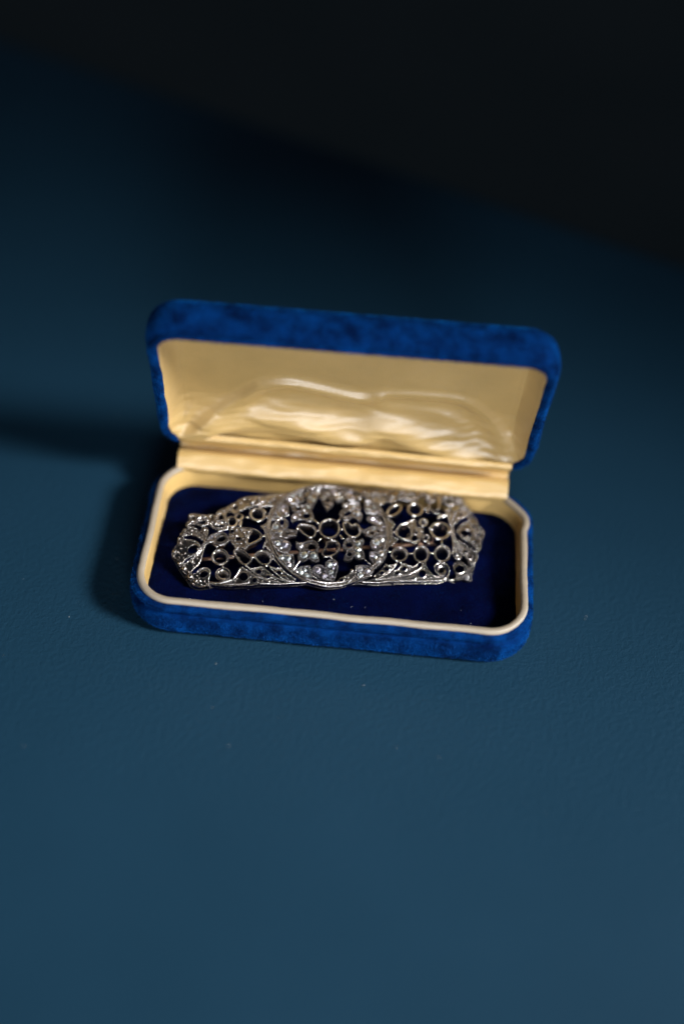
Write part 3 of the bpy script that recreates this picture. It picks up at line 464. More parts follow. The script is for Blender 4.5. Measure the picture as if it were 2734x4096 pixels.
{"k":"leaf","n":"leaf","o":[[-1.325,0.966],[-1.18,0.897],[-1.112,0.772],[-1.103,0.478],[-1.273,0.467],[-1.454,0.345],[-1.57,0.37],[-1.519,0.558],[-1.435,0.81]],"g":[[-1.257,0.84,0.052],[-1.342,0.754,0.043],[-1.186,0.598,0.064],[-1.271,0.691,0.034],[-1.555,0.397,0.04],[-1.42,0.456,0.04]],"q":[[[-1.419,0.533],[-1.424,0.566],[-1.441,0.591],[-1.466,0.601],[-1.491,0.594],[-1.511,0.571],[-1.519,0.539],[-1.513,0.506],[-1.496,0.481],[-1.471,0.47],[-1.446,0.478],[-1.427,0.5]]]},
{"k":"wire","n":"scroll_wire","o":[[-1.616,-0.083],[-1.58,0.094],[-1.456,0.289],[-1.274,0.448],[-1.103,0.478]],"r":0.022,"m":1,"h":0,"c":0},
{"k":"leaf","n":"leaf","o":[[-1.192,1.095],[-1.05,1.259],[-0.863,1.404],[-0.636,1.44],[-0.676,1.265],[-0.661,1.01],[-0.843,0.954],[-1.051,0.942]],"g":[[-1.074,1.089,0.061],[-0.858,1.09,0.055],[-0.762,1.279,0.052],[-0.947,1.232,0.04]],"q":[]},
{"k":"leaf","n":"leaf","o":[[-0.054,1.587],[-0.133,1.542],[-0.335,1.455],[-0.511,1.282],[-0.581,1.112],[-0.561,0.944],[-0.448,0.839],[-0.319,1.0],[-0.231,1.211],[-0.159,1.385]],"g":[[-0.271,1.276,0.058],[-0.358,1.085,0.049],[-0.41,0.971,0.034],[-0.474,1.152,0.046],[-0.231,1.43,0.037]],"q":[]},
{"k":"leaf","n":"leaf","o":[[-0.027,1.541],[-0.114,1.384],[-0.16,1.145],[-0.115,0.914],[-0.066,0.752],[-0.031,0.613],[0.043,0.711],[0.149,0.851],[0.167,0.995],[0.114,1.207],[0.047,1.427]],"g":[[0.03,1.29,0.055],[-0.09,1.123,0.04],[0.082,0.851,0.052],[-0.017,0.701,0.04]],"q":[[[0.094,1.026],[0.088,1.087],[0.064,1.133],[0.028,1.149],[-0.011,1.133],[-0.041,1.089],[-0.056,1.028],[-0.05,0.967],[-0.025,0.923],[0.011,0.907],[0.049,0.923],[0.08,0.966]]]},
{"k":"leaf","n":"leaf","o":[[0.078,1.54],[0.198,1.517],[0.387,1.427],[0.508,1.23],[0.476,1.017],[0.276,0.953],[0.197,1.1],[0.122,1.316]],"g":[[0.198,1.415,0.064],[0.302,1.1,0.088],[0.43,1.111,0.058],[0.247,1.272,0.037],[0.361,1.283,0.04]],"q":[]},
{"k":"wire","n":"scroll_wire","o":[[-0.661,1.01],[-0.664,1.222],[-0.47,1.458],[-0.25,1.59],[-0.021,1.633],[0.205,1.608],[0.419,1.45],[0.536,1.208],[0.596,1.018]],"r":0.025,"m":1,"h":0,"c":0},
{"k":"leaf","n":"leaf","o":[[0.423,1.586],[0.615,1.52],[0.866,1.435],[0.991,1.305],[0.955,1.067],[0.769,1.01],[0.606,1.039],[0.546,1.23]],"g":[[0.697,1.409,0.061],[0.737,1.168,0.055],[0.902,1.151,0.064],[0.57,1.34,0.031]],"q":[]},
{"k":"leaf","n":"leaf","o":[[1.073,1.028],[1.283,1.014],[1.422,0.874],[1.492,0.656],[1.502,0.423],[1.359,0.514],[1.078,0.563],[1.038,0.8]],"g":[[1.147,0.703,0.049],[1.188,0.621,0.046],[1.368,0.611,0.061],[1.152,0.906,0.049],[1.306,0.768,0.049]],"q":[]},
{"k":"leaf","n":"leaf","o":[[1.078,0.371],[1.206,0.48],[1.381,0.418],[1.516,0.234],[1.602,0.018],[1.622,-0.107],[1.496,-0.004],[1.283,0.134],[1.127,0.241]],"g":[[1.225,0.337,0.064],[1.441,0.232,0.055],[1.338,0.265,0.049],[1.503,0.087,0.043]],"q":[]},
{"k":"leaf","n":"leaf","o":[[0.888,-0.074],[1.017,-0.036],[1.173,0.058],[1.323,0.072],[1.466,-0.005],[1.613,-0.125],[1.403,-0.237],[1.236,-0.286],[1.032,-0.229],[0.922,-0.117]],"g":[[1.07,-0.115,0.034],[1.257,-0.012,0.034]],"q":[[[1.27,-0.154],[1.261,-0.119],[1.232,-0.093],[1.191,-0.085],[1.149,-0.096],[1.117,-0.122],[1.103,-0.158],[1.111,-0.193],[1.14,-0.218],[1.181,-0.226],[1.223,-0.216],[1.256,-0.189]],[[1.431,-0.082],[1.425,-0.044],[1.402,-0.017],[1.369,-0.008],[1.333,-0.02],[1.306,-0.048],[1.294,-0.086],[1.3,-0.123],[1.323,-0.149],[1.357,-0.158],[1.392,-0.147],[1.419,-0.119]]]},
{"k":"leaf","n":"leaf","o":[[1.604,-0.24],[1.539,-0.207],[1.404,-0.229],[1.251,-0.286],[1.138,-0.409],[1.113,-0.561],[1.165,-0.663],[1.282,-0.673],[1.42,-0.603],[1.552,-0.431]],"g":[[1.283,-0.448,0.098],[1.445,-0.375,0.07],[1.215,-0.584,0.07],[1.444,-0.28,0.04]],"q":[]},
{"k":"leaf","n":"leaf","o":[[1.07,-0.76],[1.264,-0.723],[1.447,-0.652],[1.552,-0.633],[1.517,-0.911],[1.355,-1.136],[1.218,-1.22],[1.124,-1.079],[1.074,-0.937]],"g":[[1.391,-0.809,0.101],[1.153,-0.847,0.064],[1.303,-1.028,0.101],[1.222,-0.91,0.043],[1.473,-0.701,0.034]],"q":[]},
{"k":"leaf","n":"leaf","o":[[0.664,-1.193],[0.826,-1.168],[1.0,-1.19],[1.187,-1.251],[1.105,-1.402],[0.892,-1.555],[0.687,-1.586],[0.618,-1.512],[0.656,-1.331]],"g":[[0.78,-1.466,0.085],[0.976,-1.351,0.088],[0.79,-1.292,0.076],[0.659,-1.512,0.043]],"q":[]},
{"k":"leaf","n":"leaf","o":[[-1.086,-1.331],[-0.968,-1.245],[-0.807,-1.173],[-0.626,-1.155],[-0.611,-1.317],[-0.56,-1.484],[-0.615,-1.616],[-0.793,-1.566],[-0.961,-1.457]],"g":[[-0.857,-1.34,0.082],[-0.702,-1.443,0.088],[-0.739,-1.283,0.052],[-0.957,-1.329,0.046],[-0.706,-1.554,0.049]],"q":[]},
{"k":"leaf","n":"leaf","o":[[-0.536,-1.319],[-0.491,-1.198],[-0.344,-1.147],[-0.216,-1.203],[-0.152,-1.387],[-0.004,-1.657],[-0.189,-1.596],[-0.416,-1.487]],"g":[[-0.393,-1.284,0.085],[-0.228,-1.476,0.076],[-0.354,-1.376,0.04],[-0.145,-1.567,0.034]],"q":[]},
{"k":"leaf","n":"leaf","o":[[0.012,-0.972],[0.125,-1.036],[0.176,-1.177],[0.121,-1.421],[0.024,-1.658],[-0.07,-1.508],[-0.161,-1.266],[-0.167,-1.08]],"g":[[-0.047,-1.144,0.076],[0.077,-1.122,0.067],[-0.02,-1.359,0.067],[0.043,-1.238,0.04],[0.002,-1.494,0.037]],"q":[]},
{"k":"plate","n":"pierced_panel","o":[[0.024,-1.672],[0.158,-1.585],[0.307,-1.482],[0.455,-1.422],[0.505,-1.301],[0.606,-1.316],[0.599,-1.452],[0.447,-1.587],[0.269,-1.682]],"q":[[[0.322,-1.586],[0.315,-1.561],[0.293,-1.542],[0.261,-1.535],[0.229,-1.542],[0.205,-1.56],[0.195,-1.585],[0.203,-1.611],[0.225,-1.629],[0.256,-1.636],[0.289,-1.63],[0.313,-1.611]]],"b":[[0.546,-1.347,0.064],[0.436,-1.512,0.04],[0.349,-1.512,0.031],[0.17,-1.63,0.027]],"m":1},
{"k":"wire","n":"scroll_wire","o":[[-0.606,-1.195],[-0.557,-1.409],[-0.447,-1.561],[-0.278,-1.653],[-0.136,-1.707],[0.267,-1.718],[0.489,-1.616],[0.628,-1.452],[0.662,-1.208]],"r":0.025,"m":1,"h":0,"c":0},
{"k":"wire","n":"scroll_wire","o":[[-0.709,-1.628],[-0.424,-1.708],[-0.182,-1.764],[0.005,-1.774],[0.295,-1.74],[0.443,-1.668],[1.101,-1.463]],"r":0.025,"m":1,"h":0,"c":0},
{"k":"collet","o":[[0.289,-0.001],[0.281,0.1],[0.246,0.193],[0.186,0.267],[0.107,0.316],[0.018,0.333],[-0.073,0.317],[-0.157,0.27],[-0.226,0.197],[-0.272,0.105],[-0.292,0.005],[-0.283,-0.095],[-0.247,-0.185],[-0.186,-0.256],[-0.108,-0.301],[-0.02,-0.318],[0.07,-0.303],[0.154,-0.259],[0.222,-0.19],[0.269,-0.101]],"d":0.34,"w":0.035,"t":0.88,"m":1,"h":0},
{"k":"collet","o":[[-0.87,0.105],[-0.793,0.172],[-0.662,0.149],[-0.488,0.112],[-0.393,0.019],[-0.375,-0.115],[-0.433,-0.245],[-0.552,-0.294],[-0.68,-0.221],[-0.791,-0.095],[-0.86,-0.003]],"d":0.28,"w":0.03,"t":0.85,"m":1,"h":0},
{"k":"collet","o":[[0.385,0.156],[0.465,0.245],[0.565,0.19],[0.648,0.103],[0.742,0.174],[0.826,0.105],[0.876,-0.029],[0.834,-0.198],[0.71,-0.286],[0.535,-0.253],[0.426,-0.114]],"d":0.28,"w":0.032,"t":0.88,"m":0,"h":0},
{"k":"collet","o":[[-0.122,-0.448],[0.013,-0.398],[0.159,-0.4],[0.241,-0.501],[0.257,-0.618],[0.183,-0.765],[0.032,-0.869],[-0.159,-0.903],[-0.243,-0.841],[-0.239,-0.744],[-0.176,-0.647],[-0.135,-0.565]],"d":0.28,"w":0.03,"t":0.9,"m":0,"h":0},
{"k":"leaf","n":"floret","o":[[-0.952,-0.426],[-0.837,-0.464],[-0.734,-0.451],[-0.527,-0.38],[-0.385,-0.46],[-0.327,-0.611],[-0.372,-0.806],[-0.336,-1.022],[-0.413,-1.063],[-0.541,-1.025],[-0.603,-0.945],[-0.729,-1.02],[-0.873,-0.999],[-0.919,-0.887],[-0.862,-0.72],[-0.943,-0.577]],"g":[[-0.826,-0.556,0.079],[-0.751,-0.845,0.116],[-0.489,-0.876,0.101],[-0.617,-0.752,0.024]],"q":[[[-0.383,-0.618],[-0.397,-0.552],[-0.444,-0.502],[-0.51,-0.482],[-0.578,-0.498],[-0.629,-0.546],[-0.65,-0.612],[-0.635,-0.678],[-0.588,-0.727],[-0.522,-0.746],[-0.455,-0.73],[-0.404,-0.684]]]},
{"k":"leaf","n":"floret","o":[[0.349,-0.552],[0.433,-0.375],[0.553,-0.331],[0.681,-0.399],[0.768,-0.418],[0.891,-0.342],[0.94,-0.43],[0.859,-0.615],[0.913,-0.811],[0.906,-0.971],[0.749,-0.976],[0.623,-0.878],[0.558,-0.993],[0.454,-1.025],[0.345,-1.009],[0.39,-0.863],[0.455,-0.733],[0.364,-0.668]],"g":[[0.763,-0.5,0.082],[0.752,-0.682,0.085],[0.741,-0.861,0.092],[0.887,-0.413,0.037]],"q":[[[0.629,-0.551],[0.618,-0.492],[0.579,-0.449],[0.524,-0.434],[0.468,-0.45],[0.424,-0.493],[0.406,-0.552],[0.417,-0.61],[0.456,-0.652],[0.51,-0.668],[0.567,-0.652],[0.61,-0.609]],[[0.596,-0.838],[0.587,-0.796],[0.558,-0.766],[0.516,-0.754],[0.473,-0.766],[0.44,-0.797],[0.426,-0.839],[0.435,-0.88],[0.464,-0.911],[0.506,-0.922],[0.549,-0.911],[0.582,-0.88]]]},
{"k":"leaf","n":"floret","o":[[-1.013,0.818],[-0.89,0.894],[-0.7,0.846],[-0.53,0.964],[-0.388,0.838],[-0.472,0.679],[-0.427,0.426],[-0.432,0.285],[-0.569,0.257],[-0.77,0.342],[-0.889,0.327],[-1.01,0.254],[-1.042,0.428],[-0.92,0.596],[-1.012,0.678]],"g":[[-1.008,0.295,0.046],[-0.95,0.443,0.058],[-0.554,0.791,0.058],[-0.477,0.324,0.052],[-0.672,0.685,0.046],[-0.806,0.514,0.04]],"q":[[[-0.735,0.717],[-0.746,0.765],[-0.779,0.802],[-0.828,0.817],[-0.877,0.805],[-0.915,0.772],[-0.93,0.724],[-0.919,0.676],[-0.885,0.64],[-0.837,0.626],[-0.788,0.637],[-0.751,0.67]],[[-0.491,0.447],[-0.504,0.507],[-0.549,0.552],[-0.611,0.57],[-0.675,0.555],[-0.724,0.513],[-0.744,0.454],[-0.73,0.395],[-0.686,0.351],[-0.624,0.333],[-0.56,0.347],[-0.511,0.388]]]},
{"k":"leaf","n":"floret","o":[[0.414,0.892],[0.605,0.935],[0.786,0.942],[0.921,0.941],[0.931,0.697],[0.878,0.598],[0.956,0.502],[0.916,0.311],[0.851,0.244],[0.783,0.327],[0.669,0.401],[0.558,0.306],[0.411,0.323],[0.317,0.475],[0.38,0.631],[0.438,0.71]],"g":[[0.72,0.773,0.067],[0.819,0.705,0.064],[0.843,0.529,0.095],[0.742,0.576,0.052],[0.484,0.821,0.049],[0.824,0.856,0.04]],"q":[[[0.69,0.607],[0.658,0.644],[0.597,0.648],[0.524,0.62],[0.459,0.566],[0.418,0.502],[0.413,0.444],[0.445,0.408],[0.506,0.403],[0.579,0.431],[0.644,0.484],[0.685,0.548]]]},
{"k":"wire","n":"link","o":[[-0.858,-1.0],[-1.01,-1.212],[-1.087,-1.339]],"r":0.035,"m":0,"h":0,"c":0},
{"k":"wire","n":"link","o":[[-0.24,-0.335],[-0.34,-0.435]],"r":0.035,"m":0,"h":0,"c":0},
{"k":"wire","n":"link","o":[[0.002,-0.885],[0.004,-0.98]],"r":0.035,"m":0,"h":0,"c":0},
{"k":"wire","n":"link","o":[[0.322,0.323],[0.227,0.23]],"r":0.035,"m":0,"h":0,"c":0},
{"k":"wire","n":"link","o":[[-0.419,0.294],[-0.309,0.162]],"r":0.035,"m":0,"h":0,"c":0},
{"k":"wire","n":"link","o":[[0.279,-0.246],[0.359,-0.375]],"r":0.035,"m":0,"h":0,"c":0},
{"k":"wire","n":"link","o":[[-0.373,-0.08],[-0.293,-0.081]],"r":0.035,"m":0,"h":0,"c":0},
{"k":"wire","n":"link","o":[[0.298,-0.049],[0.372,-0.049]],"r":0.035,"m":0,"h":0,"c":0},
{"k":"wire","n":"link","o":[[0.88,-0.074],[0.921,-0.028]],"r":0.035,"m":0,"h":0,"c":0},
{"k":"wire","n":"link","o":[[-0.936,-0.054],[-0.865,0.042]],"r":0.035,"m":0,"h":0,"c":0},
{"k":"wire","n":"link","o":[[0.008,-0.316],[0.042,-0.396]],"r":0.035,"m":0,"h":0,"c":0},
{"k":"wire","n":"link","o":[[-1.242,0.993],[-1.099,0.883],[-0.984,0.797]],"r":0.035,"m":0,"h":0,"c":0},
{"k":"wire","n":"link","o":[[0.903,-0.971],[1.005,-1.096],[1.116,-1.203]],"r":0.018,"m":1,"h":0,"c":0},
{"k":"plate","n":"pierced_panel","o":[[1.613,0.399],[1.76,0.282],[1.845,0.138],[1.756,-0.03],[1.747,-0.225],[1.865,-0.384],[1.694,-0.552],[1.63,-0.58],[1.703,-0.209],[1.666,0.148]],"q":[],"b":[[1.838,0.137,0.027]],"m":1},
{"k":"wire","n":"scroll_wire","o":[[1.648,0.372],[1.76,0.282],[1.845,0.138],[1.756,-0.03],[1.747,-0.225],[1.865,-0.384],[1.694,-0.552]],"r":0.02,"m":1,"h":0,"c":0},
{"k":"collet","o":[[2.115,0.88],[2.086,0.919],[2.037,0.936],[1.974,0.929],[1.903,0.899],[1.831,0.849],[1.764,0.785],[1.711,0.712],[1.675,0.639],[1.66,0.571],[1.667,0.517],[1.697,0.479],[1.745,0.463],[1.807,0.469],[1.877,0.497],[1.949,0.544],[2.015,0.607],[2.069,0.679],[2.106,0.753],[2.122,0.823]],"d":0.26,"w":0.045,"t":0.8,"m":0,"h":0},
{"k":"collet","o":[[2.732,0.738],[2.739,0.817],[2.722,0.892],[2.685,0.955],[2.63,0.999],[2.563,1.019],[2.49,1.014],[2.419,0.984],[2.357,0.933],[2.31,0.865],[2.283,0.787],[2.277,0.708],[2.295,0.636],[2.333,0.576],[2.388,0.534],[2.454,0.514],[2.526,0.519],[2.596,0.547],[2.657,0.596],[2.704,0.661]],"d":0.26,"w":0.045,"t":0.75,"m":0,"h":0},
{"k":"collet","o":[[1.626,1.003],[1.625,1.032],[1.615,1.057],[1.598,1.077],[1.575,1.089],[1.549,1.092],[1.521,1.087],[1.496,1.072],[1.475,1.05],[1.46,1.024],[1.453,0.995],[1.455,0.967],[1.465,0.942],[1.482,0.922],[1.505,0.91],[1.531,0.907],[1.558,0.913],[1.583,0.927],[1.604,0.948],[1.619,0.974]],"d":0.12,"w":0.03,"t":0.8,"m":0,"h":0},
{"k":"wire","n":"scroll_wire","o":[[2.422,0.386],[2.162,0.21],[2.036,0.166],[1.882,-0.042],[1.853,-0.203],[1.91,-0.245],[2.053,-0.325],[2.214,-0.368],[2.402,-0.452]],"r":0.035,"m":1,"h":0,"c":0},
{"k":"collet","o":[[2.32,0.285],[2.161,0.2],[2.036,0.166],[1.89,-0.042],[1.887,-0.254],[2.054,-0.316],[2.252,-0.28],[2.322,-0.171],[2.326,0.036],[2.277,0.161]],"d":0.2,"w":0.03,"t":0.9,"m":0,"h":0},
{"k":"plate","n":"pierced_panel","o":[[2.109,0.213],[2.364,0.377],[2.483,0.37],[2.483,0.134],[2.67,0.089],[2.653,-0.083],[2.533,-0.34],[2.452,-0.453],[2.155,-0.335],[2.283,-0.218],[2.304,0.008],[2.219,0.117]],"q":[[[2.502,-0.065],[2.496,-0.037],[2.476,-0.018],[2.445,-0.012],[2.413,-0.022],[2.388,-0.044],[2.377,-0.073],[2.383,-0.101],[2.404,-0.12],[2.434,-0.126],[2.466,-0.116],[2.491,-0.094]],[[2.486,-0.261],[2.478,-0.204],[2.445,-0.163],[2.396,-0.15],[2.345,-0.169],[2.304,-0.214],[2.286,-0.273],[2.294,-0.33],[2.327,-0.37],[2.375,-0.382],[2.427,-0.364],[2.467,-0.32]]],"b":[[2.433,0.352,0.029],[2.357,0.184,0.024],[2.427,0.044,0.024],[2.514,0.078,0.019],[2.567,0.01,0.024],[2.36,-0.158,0.022],[2.504,-0.149,0.022],[2.267,0.12,0.022],[2.293,-0.106,0.022],[2.512,-0.314,0.019],[2.608,-0.058,0.022],[2.293,-0.381,0.019]],"m":1},
{"k":"collet","o":[[2.812,0.299],[2.81,0.34],[2.797,0.375],[2.774,0.403],[2.742,0.419],[2.705,0.423],[2.667,0.413],[2.631,0.392],[2.601,0.36],[2.58,0.322],[2.57,0.281],[2.572,0.241],[2.585,0.206],[2.609,0.179],[2.641,0.163],[2.677,0.159],[2.715,0.168],[2.751,0.189],[2.781,0.22],[2.802,0.258]],"d":0.16,"w":0.035,"t":0.7,"m":0,"h":0},
{"k":"collet","o":[[2.821,-0.225],[2.819,-0.191],[2.807,-0.16],[2.786,-0.137],[2.758,-0.123],[2.726,-0.12],[2.693,-0.128],[2.662,-0.146],[2.636,-0.172],[2.618,-0.205],[2.609,-0.239],[2.611,-0.273],[2.623,-0.303],[2.645,-0.326],[2.672,-0.339],[2.705,-0.343],[2.738,-0.335],[2.769,-0.317],[2.794,-0.291],[2.812,-0.259]],"d":0.2,"w":0.03,"t":0.75,"m":1,"h":0},
{"k":"collet","o":[[3.438,0.012],[3.447,0.103],[3.427,0.19],[3.38,0.264],[3.311,0.316],[3.226,0.342],[3.134,0.339],[3.043,0.307],[2.963,0.249],[2.902,0.172],[2.866,0.084],[2.858,-0.007],[2.879,-0.091],[2.926,-0.162],[2.995,-0.212],[3.08,-0.237],[3.171,-0.234],[3.261,-0.204],[3.34,-0.149],[3.401,-0.075]],"d":0.34,"w":0.05,"t":0.78,"m":0,"h":0},
{"k":"collet","o":[[2.141,-0.784],[2.135,-0.716],[2.108,-0.655],[2.06,-0.608],[1.998,-0.578],[1.928,-0.57],[1.856,-0.584],[1.789,-0.619],[1.734,-0.671],[1.697,-0.734],[1.681,-0.803],[1.687,-0.871],[1.715,-0.93],[1.763,-0.977],[1.825,-1.005],[1.895,-1.013],[1.966,-0.999],[2.033,-0.966],[2.087,-0.916],[2.125,-0.853]],"d":0.3,"w":0.03,"t":0.8,"m":1,"h":0},
{"k":"collet","o":[[2.756,-0.75],[2.752,-0.672],[2.727,-0.602],[2.684,-0.547],[2.626,-0.514],[2.559,-0.505],[2.49,-0.522],[2.426,-0.563],[2.373,-0.623],[2.336,-0.696],[2.319,-0.776],[2.323,-0.853],[2.348,-0.921],[2.392,-0.974],[2.45,-1.005],[2.516,-1.014],[2.585,-0.998],[2.648,-0.959],[2.701,-0.901],[2.738,-0.829]],"d":0.3,"w":0.03,"t":0.82,"m":1,"h":0},
{"k":"collet","o":[[3.375,-0.684],[3.371,-0.607],[3.345,-0.538],[3.299,-0.485],[3.238,-0.453],[3.168,-0.447],[3.095,-0.465],[3.027,-0.506],[2.97,-0.567],[2.931,-0.64],[2.913,-0.719],[2.917,-0.796],[2.944,-0.862],[2.99,-0.913],[3.051,-0.944],[3.121,-0.951],[3.193,-0.934],[3.26,-0.894],[3.317,-0.835],[3.356,-0.763]],"d":0.3,"w":0.03,"t":0.82,"m":1,"h":0},
{"k":"plate","n":"pierced_panel","o":[[0.916,1.481],[1.178,1.512],[1.637,1.511],[2.101,1.53],[2.486,1.515],[2.767,1.519],[2.922,1.512],[2.791,1.341],[2.631,1.173],[2.554,1.038],[2.398,1.025],[2.251,1.078],[2.05,1.075],[1.857,0.979],[1.645,0.988],[1.427,0.937],[1.198,1.074],[1.0,1.239]],"q":[[[1.381,1.156],[1.377,1.184],[1.358,1.203],[1.332,1.21],[1.303,1.201],[1.281,1.18],[1.271,1.151],[1.276,1.124],[1.294,1.104],[1.321,1.098],[1.349,1.106],[1.371,1.128]],[[1.549,1.036],[1.545,1.063],[1.528,1.082],[1.503,1.089],[1.476,1.08],[1.455,1.059],[1.445,1.031],[1.45,1.004],[1.467,0.985],[1.492,0.979],[1.519,0.987],[1.54,1.008]],[[1.803,1.253],[1.799,1.285],[1.781,1.309],[1.754,1.316],[1.726,1.305],[1.703,1.28],[1.692,1.247],[1.696,1.214],[1.714,1.191],[1.741,1.184],[1.769,1.194],[1.792,1.22]],[[2.621,1.347],[2.611,1.384],[2.574,1.409],[2.521,1.414],[2.465,1.399],[2.421,1.367],[2.402,1.328],[2.412,1.291],[2.449,1.267],[2.503,1.262],[2.558,1.276],[2.602,1.308]],[[2.332,1.311],[2.327,1.335],[2.309,1.352],[2.281,1.356],[2.253,1.347],[2.23,1.328],[2.22,1.303],[2.224,1.279],[2.243,1.263],[2.27,1.258],[2.299,1.267],[2.321,1.286]],[[2.076,1.227],[2.073,1.248],[2.06,1.263],[2.041,1.268],[2.02,1.261],[2.003,1.244],[1.996,1.221],[1.999,1.2],[2.012,1.185],[2.031,1.18],[2.052,1.187],[2.068,1.204]]],"b":[[1.881,1.214,0.07],[2.128,1.362,0.067],[2.372,1.337,0.052],[2.073,1.14,0.046],[1.657,1.267,0.046],[1.953,1.026,0.037],[2.494,1.193,0.037],[1.181,1.224,0.034],[1.313,1.338,0.037],[1.467,1.345,0.031],[1.625,1.397,0.034],[2.374,1.348,0.046],[2.508,1.173,0.04],[2.681,1.33,0.034],[2.802,1.431,0.034],[1.102,1.352,0.037],[1.838,1.388,0.034],[2.244,1.438,0.034]],"m":0},
{"k":"wire","n":"scroll_wire","o":[[1.039,1.328],[1.307,1.272],[1.524,1.151],[1.739,1.014],[1.855,0.958]],"r":0.022,"m":1,"h":0,"c":0},
{"k":"wire","n":"scroll_wire","o":[[2.114,1.1],[2.252,1.099],[2.386,1.056]],"r":0.025,"m":1,"h":0,"c":0},
{"k":"wire","n":"scroll_wire","o":[[1.313,1.338],[1.611,1.264],[1.837,1.083]],"r":0.022,"m":1,"h":0,"c":0},
{"k":"wire","n":"scroll_wire","o":[[2.157,1.211],[2.364,1.14],[2.484,1.106]],"r":0.025,"m":1,"h":0,"c":0},
{"k":"wire","n":"scroll_wire","o":[[2.566,1.081],[2.634,1.194],[2.743,1.325],[2.878,1.417]],"r":0.03,"m":1,"h":0,"c":0},
{"k":"collet","o":[[1.643,1.077],[1.63,1.094],[1.611,1.102],[1.588,1.101],[1.565,1.091],[1.544,1.072],[1.525,1.047],[1.512,1.018],[1.505,0.988],[1.506,0.959],[1.513,0.936],[1.527,0.919],[1.546,0.911],[1.568,0.912],[1.591,0.922],[1.613,0.94],[1.631,0.965],[1.644,0.994],[1.651,1.024],[1.651,1.053]],"d":0.14,"w":0.035,"t":0.8,"m":0,"h":0},
{"k":"wire","n":"scroll_wire","o":[[3.123,1.134],[2.989,1.056],[2.91,0.923],[2.94,0.782],[3.022,0.689],[3.155,0.641],[3.27,0.574],[3.401,0.626],[3.429,0.729],[3.39,0.786]],"r":0.045,"m":1,"h":0,"c":0},
{"k":"wire","n":"scroll_wire","o":[[3.132,0.443],[3.19,0.546],[3.268,0.554],[3.398,0.606]],"r":0.06,"m":0,"h":0,"c":0},
{"k":"wire","n":"scroll_wire","o":[[3.12,1.352],[3.219,1.275],[3.243,1.104],[3.219,0.912],[3.141,0.781]],"r":0.05,"m":0,"h":0,"c":0},
{"k":"wire","n":"link","o":[[2.885,0.838],[2.846,0.633]],"r":0.035,"m":0,"h":0,"c":0},
{"k":"plate","n":"pierced_panel","o":[[2.828,1.389],[3.081,1.529],[3.408,1.626],[3.758,1.638],[3.914,1.407],[3.996,1.153],[3.989,1.056],[3.811,1.128],[3.706,1.051],[3.588,0.995],[3.438,1.04],[3.321,1.102],[3.238,1.299],[3.094,1.152],[2.96,1.075],[2.842,1.127]],"q":[[[3.325,1.409],[3.32,1.447],[3.297,1.473],[3.262,1.479],[3.224,1.464],[3.193,1.432],[3.178,1.392],[3.183,1.355],[3.206,1.33],[3.241,1.324],[3.279,1.338],[3.31,1.369]],[[3.721,1.187],[3.711,1.231],[3.667,1.264],[3.601,1.276],[3.529,1.263],[3.473,1.231],[3.445,1.186],[3.455,1.142],[3.499,1.11],[3.565,1.098],[3.636,1.11],[3.693,1.142]],[[3.211,1.453],[3.208,1.475],[3.193,1.49],[3.17,1.493],[3.145,1.485],[3.125,1.466],[3.116,1.442],[3.119,1.42],[3.135,1.405],[3.158,1.401],[3.182,1.41],[3.202,1.429]]],"b":[[2.914,1.264,0.095],[3.401,1.521,0.064],[3.434,1.3,0.098],[3.669,1.464,0.085],[3.827,1.35,0.067],[3.828,1.196,0.058],[3.126,1.398,0.043],[3.714,1.224,0.046],[3.297,1.508,0.037],[3.554,1.54,0.037],[3.913,1.185,0.037],[3.036,1.19,0.04]],"m":0},
{"k":"wire","n":"scroll_wire","o":[[3.323,1.113],[3.437,1.03],[3.588,0.995],[3.726,1.086],[3.836,1.197]],"r":0.04,"m":1,"h":0,"c":0},
{"k":"wire","n":"scroll_wire","o":[[3.773,1.628],[3.922,1.408],[3.991,1.152],[3.991,1.045]],"r":0.03,"m":1,"h":0,"c":0},
{"k":"wire","n":"scroll_wire","o":[[2.796,1.253],[2.918,1.113],[3.123,1.134]],"r":0.045,"m":0,"h":0,"c":0},
{"k":"wire","n":"scroll_wire","o":[[3.371,0.764],[3.435,0.65],[3.457,0.456],[3.463,0.247]],"r":0.028,"m":1,"h":0,"c":0},
{"k":"plate","n":"pierced_panel","o":[[3.458,0.834],[3.569,0.847],[3.624,0.731],[3.554,0.485],[3.477,0.1],[3.466,0.266],[3.46,0.476],[3.424,0.689]],"q":[],"b":[[3.46,0.794,0.052],[3.503,0.637,0.034],[3.489,0.716,0.024]],"m":0},
{"k":"wire","n":"scroll_wire","o":[[3.511,0.881],[3.598,0.83],[3.627,0.721],[3.554,0.485],[3.48,0.1],[3.464,-0.083],[3.477,-0.109],[3.49,-0.372],[3.448,-0.68],[3.489,-0.808],[3.59,-0.868],[3.674,-0.793],[3.666,-0.644],[3.583,-0.483],[3.519,-0.212],[3.504,-0.071]],"r":0.028,"m":1,"h":0,"c":0},
{"k":"plate","n":"pierced_panel","o":[[3.498,-0.125],[3.529,-0.264],[3.584,-0.466],[3.666,-0.644],[3.674,-0.793],[3.59,-0.865],[3.489,-0.808],[3.453,-0.68],[3.495,-0.371]],"q":[[[3.586,-0.693],[3.579,-0.664],[3.556,-0.644],[3.521,-0.639],[3.485,-0.65],[3.457,-0.674],[3.444,-0.705],[3.451,-0.734],[3.475,-0.754],[3.509,-0.759],[3.545,-0.748],[3.573,-0.724]]],"b":[[3.517,-0.523,0.027],[3.549,-0.588,0.024],[3.6,-0.766,0.021]],"m":0},
